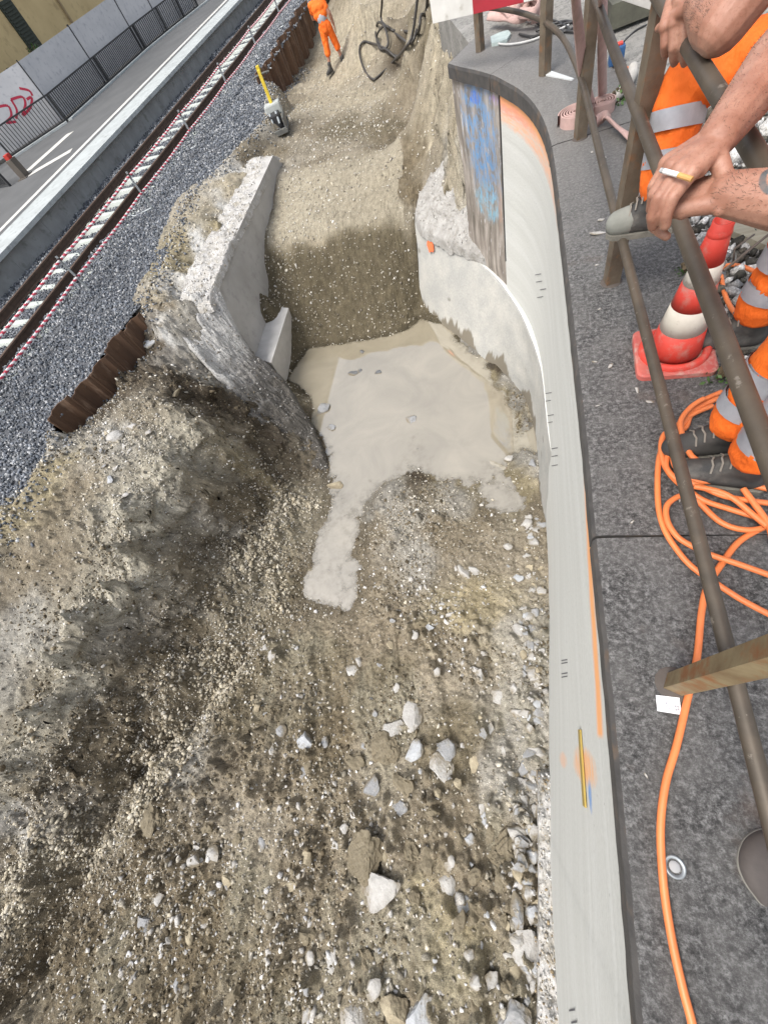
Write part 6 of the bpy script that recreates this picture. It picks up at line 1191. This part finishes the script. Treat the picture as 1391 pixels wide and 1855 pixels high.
def person(J, label, vox, hands, bandsleg=True, sleeve=.6, head_look=(-1,0,-.3), toes=(False, False), toedirs=None, smat=None, shirt=None, fv=.012, hair='cap', legs_over=None):
    e = empty('person', (J['hipL'].x*.5+J['hipR'].x*.5, J['hipL'].y*.5+J['hipR'].y*.5, min(J['ankL'].z, J['ankR'].z)-.12)); tag(e, label, 'person')
    mb = MB(); hipc = (J['hipL']+J['hipR'])/2; shc = (J['shL']+J['shR'])/2; nk = shc+(J['head']-shc)*.35
    head(mb, J['head'], head_look); capsule(mb, shc+(nk-shc)*.2, J['head']-Vector((0,0,.05)), .062, .056)
    capsule(mb, hipc, hipc.lerp(shc, .5), .13, .125); capsule(mb, J['hipL'], J['hipR'], .095, .095)
    for k in (.55, .8): capsule(mb, hipc.lerp(shc, k)+(J['shL']-shc)*.45, hipc.lerp(shc, k)+(J['shR']-shc)*.45, .105, .105)
    capsule(mb, J['shL'], J['shR'], .062, .062)
    for s_ in 'LR':
        k_ = 1.2 if vox < .01 else 1.0; capsule(mb, J['sh'+s_], J['el'+s_], .056*k_, .048*k_); f_ = J['el'+s_].lerp(J['wr'+s_], .3); capsule(mb, J['el'+s_], f_, .047*k_, .049*k_); capsule(mb, f_, J['wr'+s_], .049*k_, .030*k_)
        capsule(mb, J['hip'+s_], J['kn'+s_], .082, .055); cf = J['kn'+s_].lerp(J['ank'+s_], .3); capsule(mb, J['kn'+s_], cf, .052, .054); capsule(mb, cf, J['ank'+s_], .054, .038)
        h_ = hands[s_]; hand(mb, J['wr'+s_], *h_)
    fused(mb, 'body', smat or skin, e, vox, 2)
    mb = MB(); capsule(mb, hipc+Vector((0,0,-.02)), hipc.lerp(shc, .5), .145, .142)
    for k in (.55, .82): capsule(mb, hipc.lerp(shc, k)+(J['shL']-shc)*.5, hipc.lerp(shc, k)+(J['shR']-shc)*.5, .122, .120)
    capsule(mb, J['shL'], J['shR'], .078, .078)
    for s_ in 'LR': m_ = J['sh'+s_].lerp(J['el'+s_], sleeve); capsule(mb, J['sh'+s_], m_, .074, .068)
    fused(mb, 'shirt', shirt or hv, e, fv, 3, .02)
    c1, c2 = hipc.lerp(shc, .34), hipc.lerp(shc, .42); ax = (shc-hipc).normalized()
    bm_2 = MB(); capsule(bm_2, c1, c2, .150, .150); fused(bm_2, 'reflective_band', band, e, .014, 2)
    mb = MB(); capsule(mb, hipc+Vector((0,0,.05)), hipc, .150, .145); capsule(mb, J['hipL'], J['hipR'], .112, .112)
    for s_ in 'LR':
        end = J['kn'+s_].lerp(J['ank'+s_], legs_over[s_] if legs_over else .80); capsule(mb, J['hip'+s_], J['kn'+s_], .110, .090); capsule(mb, J['kn'+s_], end, .090, .088)
    fused(mb, 'trousers', hv, e, fv, 3, .035)
    if bandsleg:
        for s_ in 'LR': 
            if not legs_over or legs_over[s_] > .5:
                limb_band(J['kn'+s_], J['ank'+s_], .18, .36, .096, .096, e); limb_band(J['kn'+s_], J['ank'+s_], .52, .68, .094, .093, e)
    for i, s_ in enumerate('LR'): boot(J['ank'+s_], toedirs[i], e, toe=toes[i])
    if vox < .01:                      # dark forearm hair
        me_ = e.children[0].data; vv = np.empty(len(me_.vertices)*3); me_.vertices.foreach_get('co', vv); vv = vv.reshape(-1, 3); nn_ = np.empty(len(me_.vertices)*3); me_.vertices.foreach_get('normal', nn_); nn_ = nn_.reshape(-1, 3); hb = MB(); r_ = random.Random(4)
        for s_ in 'LR':
            a, b2 = J['el'+s_], J['wr'+s_]; d = np.array(b2-a); L2 = d.dot(d); tt = (vv-np.array(a))@d/L2; ds = np.linalg.norm(vv-np.array(a)-tt[:, None]*d, axis=1)
            ok = np.where((tt > .02) & (tt < 1.05) & (ds < .07) & (nn_[:, 2] > -.1))[0]
            for i in r_.sample(list(ok), min(900, len(ok))):
                p = Vector(vv[i]); n_ = Vector(nn_[i]); q = (Vector(d).normalized()*r_.uniform(.6,1.1)+n_*.35+Vector((r_.uniform(-.5,.5), r_.uniform(-.5,.5), r_.uniform(-.5,.5)))).normalized()*r_.uniform(.005,.011); sd_ = q.cross(n_).normalized()*.00028
                hb.add([p-sd_, p+sd_, p+q], [(0,1,2)])
        o = hb.build('arm_hair', hair_m); o['kind'] = 'stuff'; child(o, e)
    L = Vector(head_look).normalized(); hb = MB(); H = J['head']; capsule(hb, H+Vector((0,0,.045))-L*.022, H+Vector((0,0,.05))-L*.005, .094, .092); capsule(hb, H-L*.05, H-L*.035+Vector((0,0,-.03)), .07, .055)
    fused(hb, 'hair', hair_m, e, .01, 2)
    ey = MB(); s2 = L.cross(Vector((0,0,1))).normalized()
    for q in (-1, 1): capsule(ey, H+L*.078+s2*q*.032+Vector((0,0,.012)), H+L*.0785+s2*q*.032+Vector((0,0,.012)), .0125, .0125)
    child(ey.build('eyes', mat('eye', (0.5,0.48,0.45), None, 5, .3, 0), smooth=True), e)
    return e
V3 = Vector
# worker with the tattoo and the cigarette, leaning with crossed forearms on the handrail
J2 = dict(head=V3((.70,1.02,1.63)), shL=V3((.80,.86,1.42)), shR=V3((.80,1.24,1.42)), elL=V3((.60,.76,1.115)), wrL=V3((.400,.950,1.105)), elR=V3((.62,1.43,1.14)), wrR=at(1298,252,1.155),
          hipL=V3((1.02,.93,.93)), hipR=V3((1.02,1.13,.93)), knL=V3((.845,.965,.50)), knR=V3((.83,1.13,.50)), ankL=V3((.805,.955,.125)), ankR=V3((.775,1.115,.125)))
cur = lambda a, b2, c_: (a, b2, c_)
tat = skin_tattoo([((.515,.79,1.165), None, .032, .048), ((.455,.885,1.17), None, .040, .047), ((.57,.80,1.15), None, .02, .035)], None)
person(J2, 'worker resting crossed tattooed forearms on the railing, a lit cigarette in his fingers', .0033,
  {'L': ((-.62,.45,-.12), (.1,-.3,1), -1, [cur(.5,1.0,.7), cur(.6,1.05,.7), cur(.65,1.1,.7), cur(.7,1.1,.7)], (.3,.7), 1.05, .03, 1.18),
   'R': ((-.66,-.50,-.06), (-.15,-.1,1), 1, [cur(.45,.75,.5), cur(.5,.85,.5), cur(.75,.9,.6), cur(.85,.9,.6)], (1.15,.45), 1.05, .05, 1.2)},
  head_look=(-1,.05,-.35), toedirs=[(-1,.25,0), (-1,-.05,0)], smat=tat)
cg = empty('cigarette', tuple(at(1224,317,1.155))); tag(cg, 'half smoked cigarette held between the fingers of the tattooed worker', 'cigarette')
a, m1, c_ = at(1196,308,1.160), at(1228,317,1.160), at(1253,325,1.158); child(MB().tube([a.lerp(m1,.2), m1], .0042, 10).build('paper_tube', mat('cig_white', (0.75,0.74,0.72), None, 9)), cg); child(MB().tube([a, a.lerp(m1,.2)], [.0038,.0043], 10).build('ash_tip', mat('ash', (0.2,0.2,0.2), (0.4,0.4,0.4), 90)), cg); child(MB().tube([m1, c_], .0044, 10).build('filter_tip', mat('cig_filter', (0.55,0.30,0.10), None, 30)), cg)
# worker beside him, one boot up on the lowest pipe
J1 = dict(head=V3((.74,1.92,1.66)), shL=V3((.84,1.74,1.43)), shR=V3((.84,2.12,1.43)), elL=V3((.535,1.64,1.125)), wrL=V3((.515,1.82,1.13)), elR=V3((.62,2.20,1.17)), wrR=V3((.505,1.955,1.135)),
          hipL=V3((1.06,1.82,.93)), hipR=V3((1.06,2.02,.93)), knL=V3((1.02,1.70,.50)), knR=V3((.66,2.26,.80)), ankL=V3((.985,1.68,.125)), ankR=V3((.63,2.12,.475)))
p1 = person(J1, 'worker with hands over the railing and one grey-toed boot on its lowest pipe', .0033,
  {'R': ((-.10,-.60,-.25), (-.35,-.25,1), 1, [cur(.85,.75,.5), cur(.85,.7,.45), cur(.88,.7,.45), cur(.9,.75,.5)], (.75,.25), 1.18, .02, 1.25),
   'L': ((-.05,.7,.05), (-.2,0,1), 1, [cur(.9,1.0,.7)]*4, (.6,.4))},
  head_look=(-1,-.05,-.4), toes=(False, True), toedirs=[(-1,.1,0), (-.9,.35,-.10)])
# worker down in the pit
wf = gpix(612,124,-2.1); O = Vector((wf.x, wf.y, wf.z)); s_ = 1.0
D = lambda x, y, z: O+Vector((x, y, z))*.95
J3 = dict(head=D(-.12,.05,1.62), shL=D(-.28,.0,1.42), shR=D(.10,.02,1.42), elL=D(-.36,.16,1.15), wrL=D(-.18,.34,1.08), elR=D(.22,-.02,1.13), wrR=D(.24,.05,.88), hipL=D(-.12,0,.92), hipR=D(.06,0,.92), knL=D(-.16,-.02,.50), knR=D(.13,.10,.52), ankL=D(-.20,-.12,.11), ankR=D(.20,.10,.11))
person(J3, 'worker in orange shirt and shorts on the pit floor by the far sheet piles', .014,
  {'L': ((.6,.6,0), (0,0,1), -1, [cur(.4,.5,.3)]*4), 'R': ((.02,.1,-1), (1,0,0), 1, [cur(.2,.3,.2)]*4)}, bandsleg=False, sleeve=.5, head_look=(-.2,1,-.3), toedirs=[(-.5,-.6,0), (.7,.2,0)], legs_over={'L': .25, 'R': .25}, fv=.016)
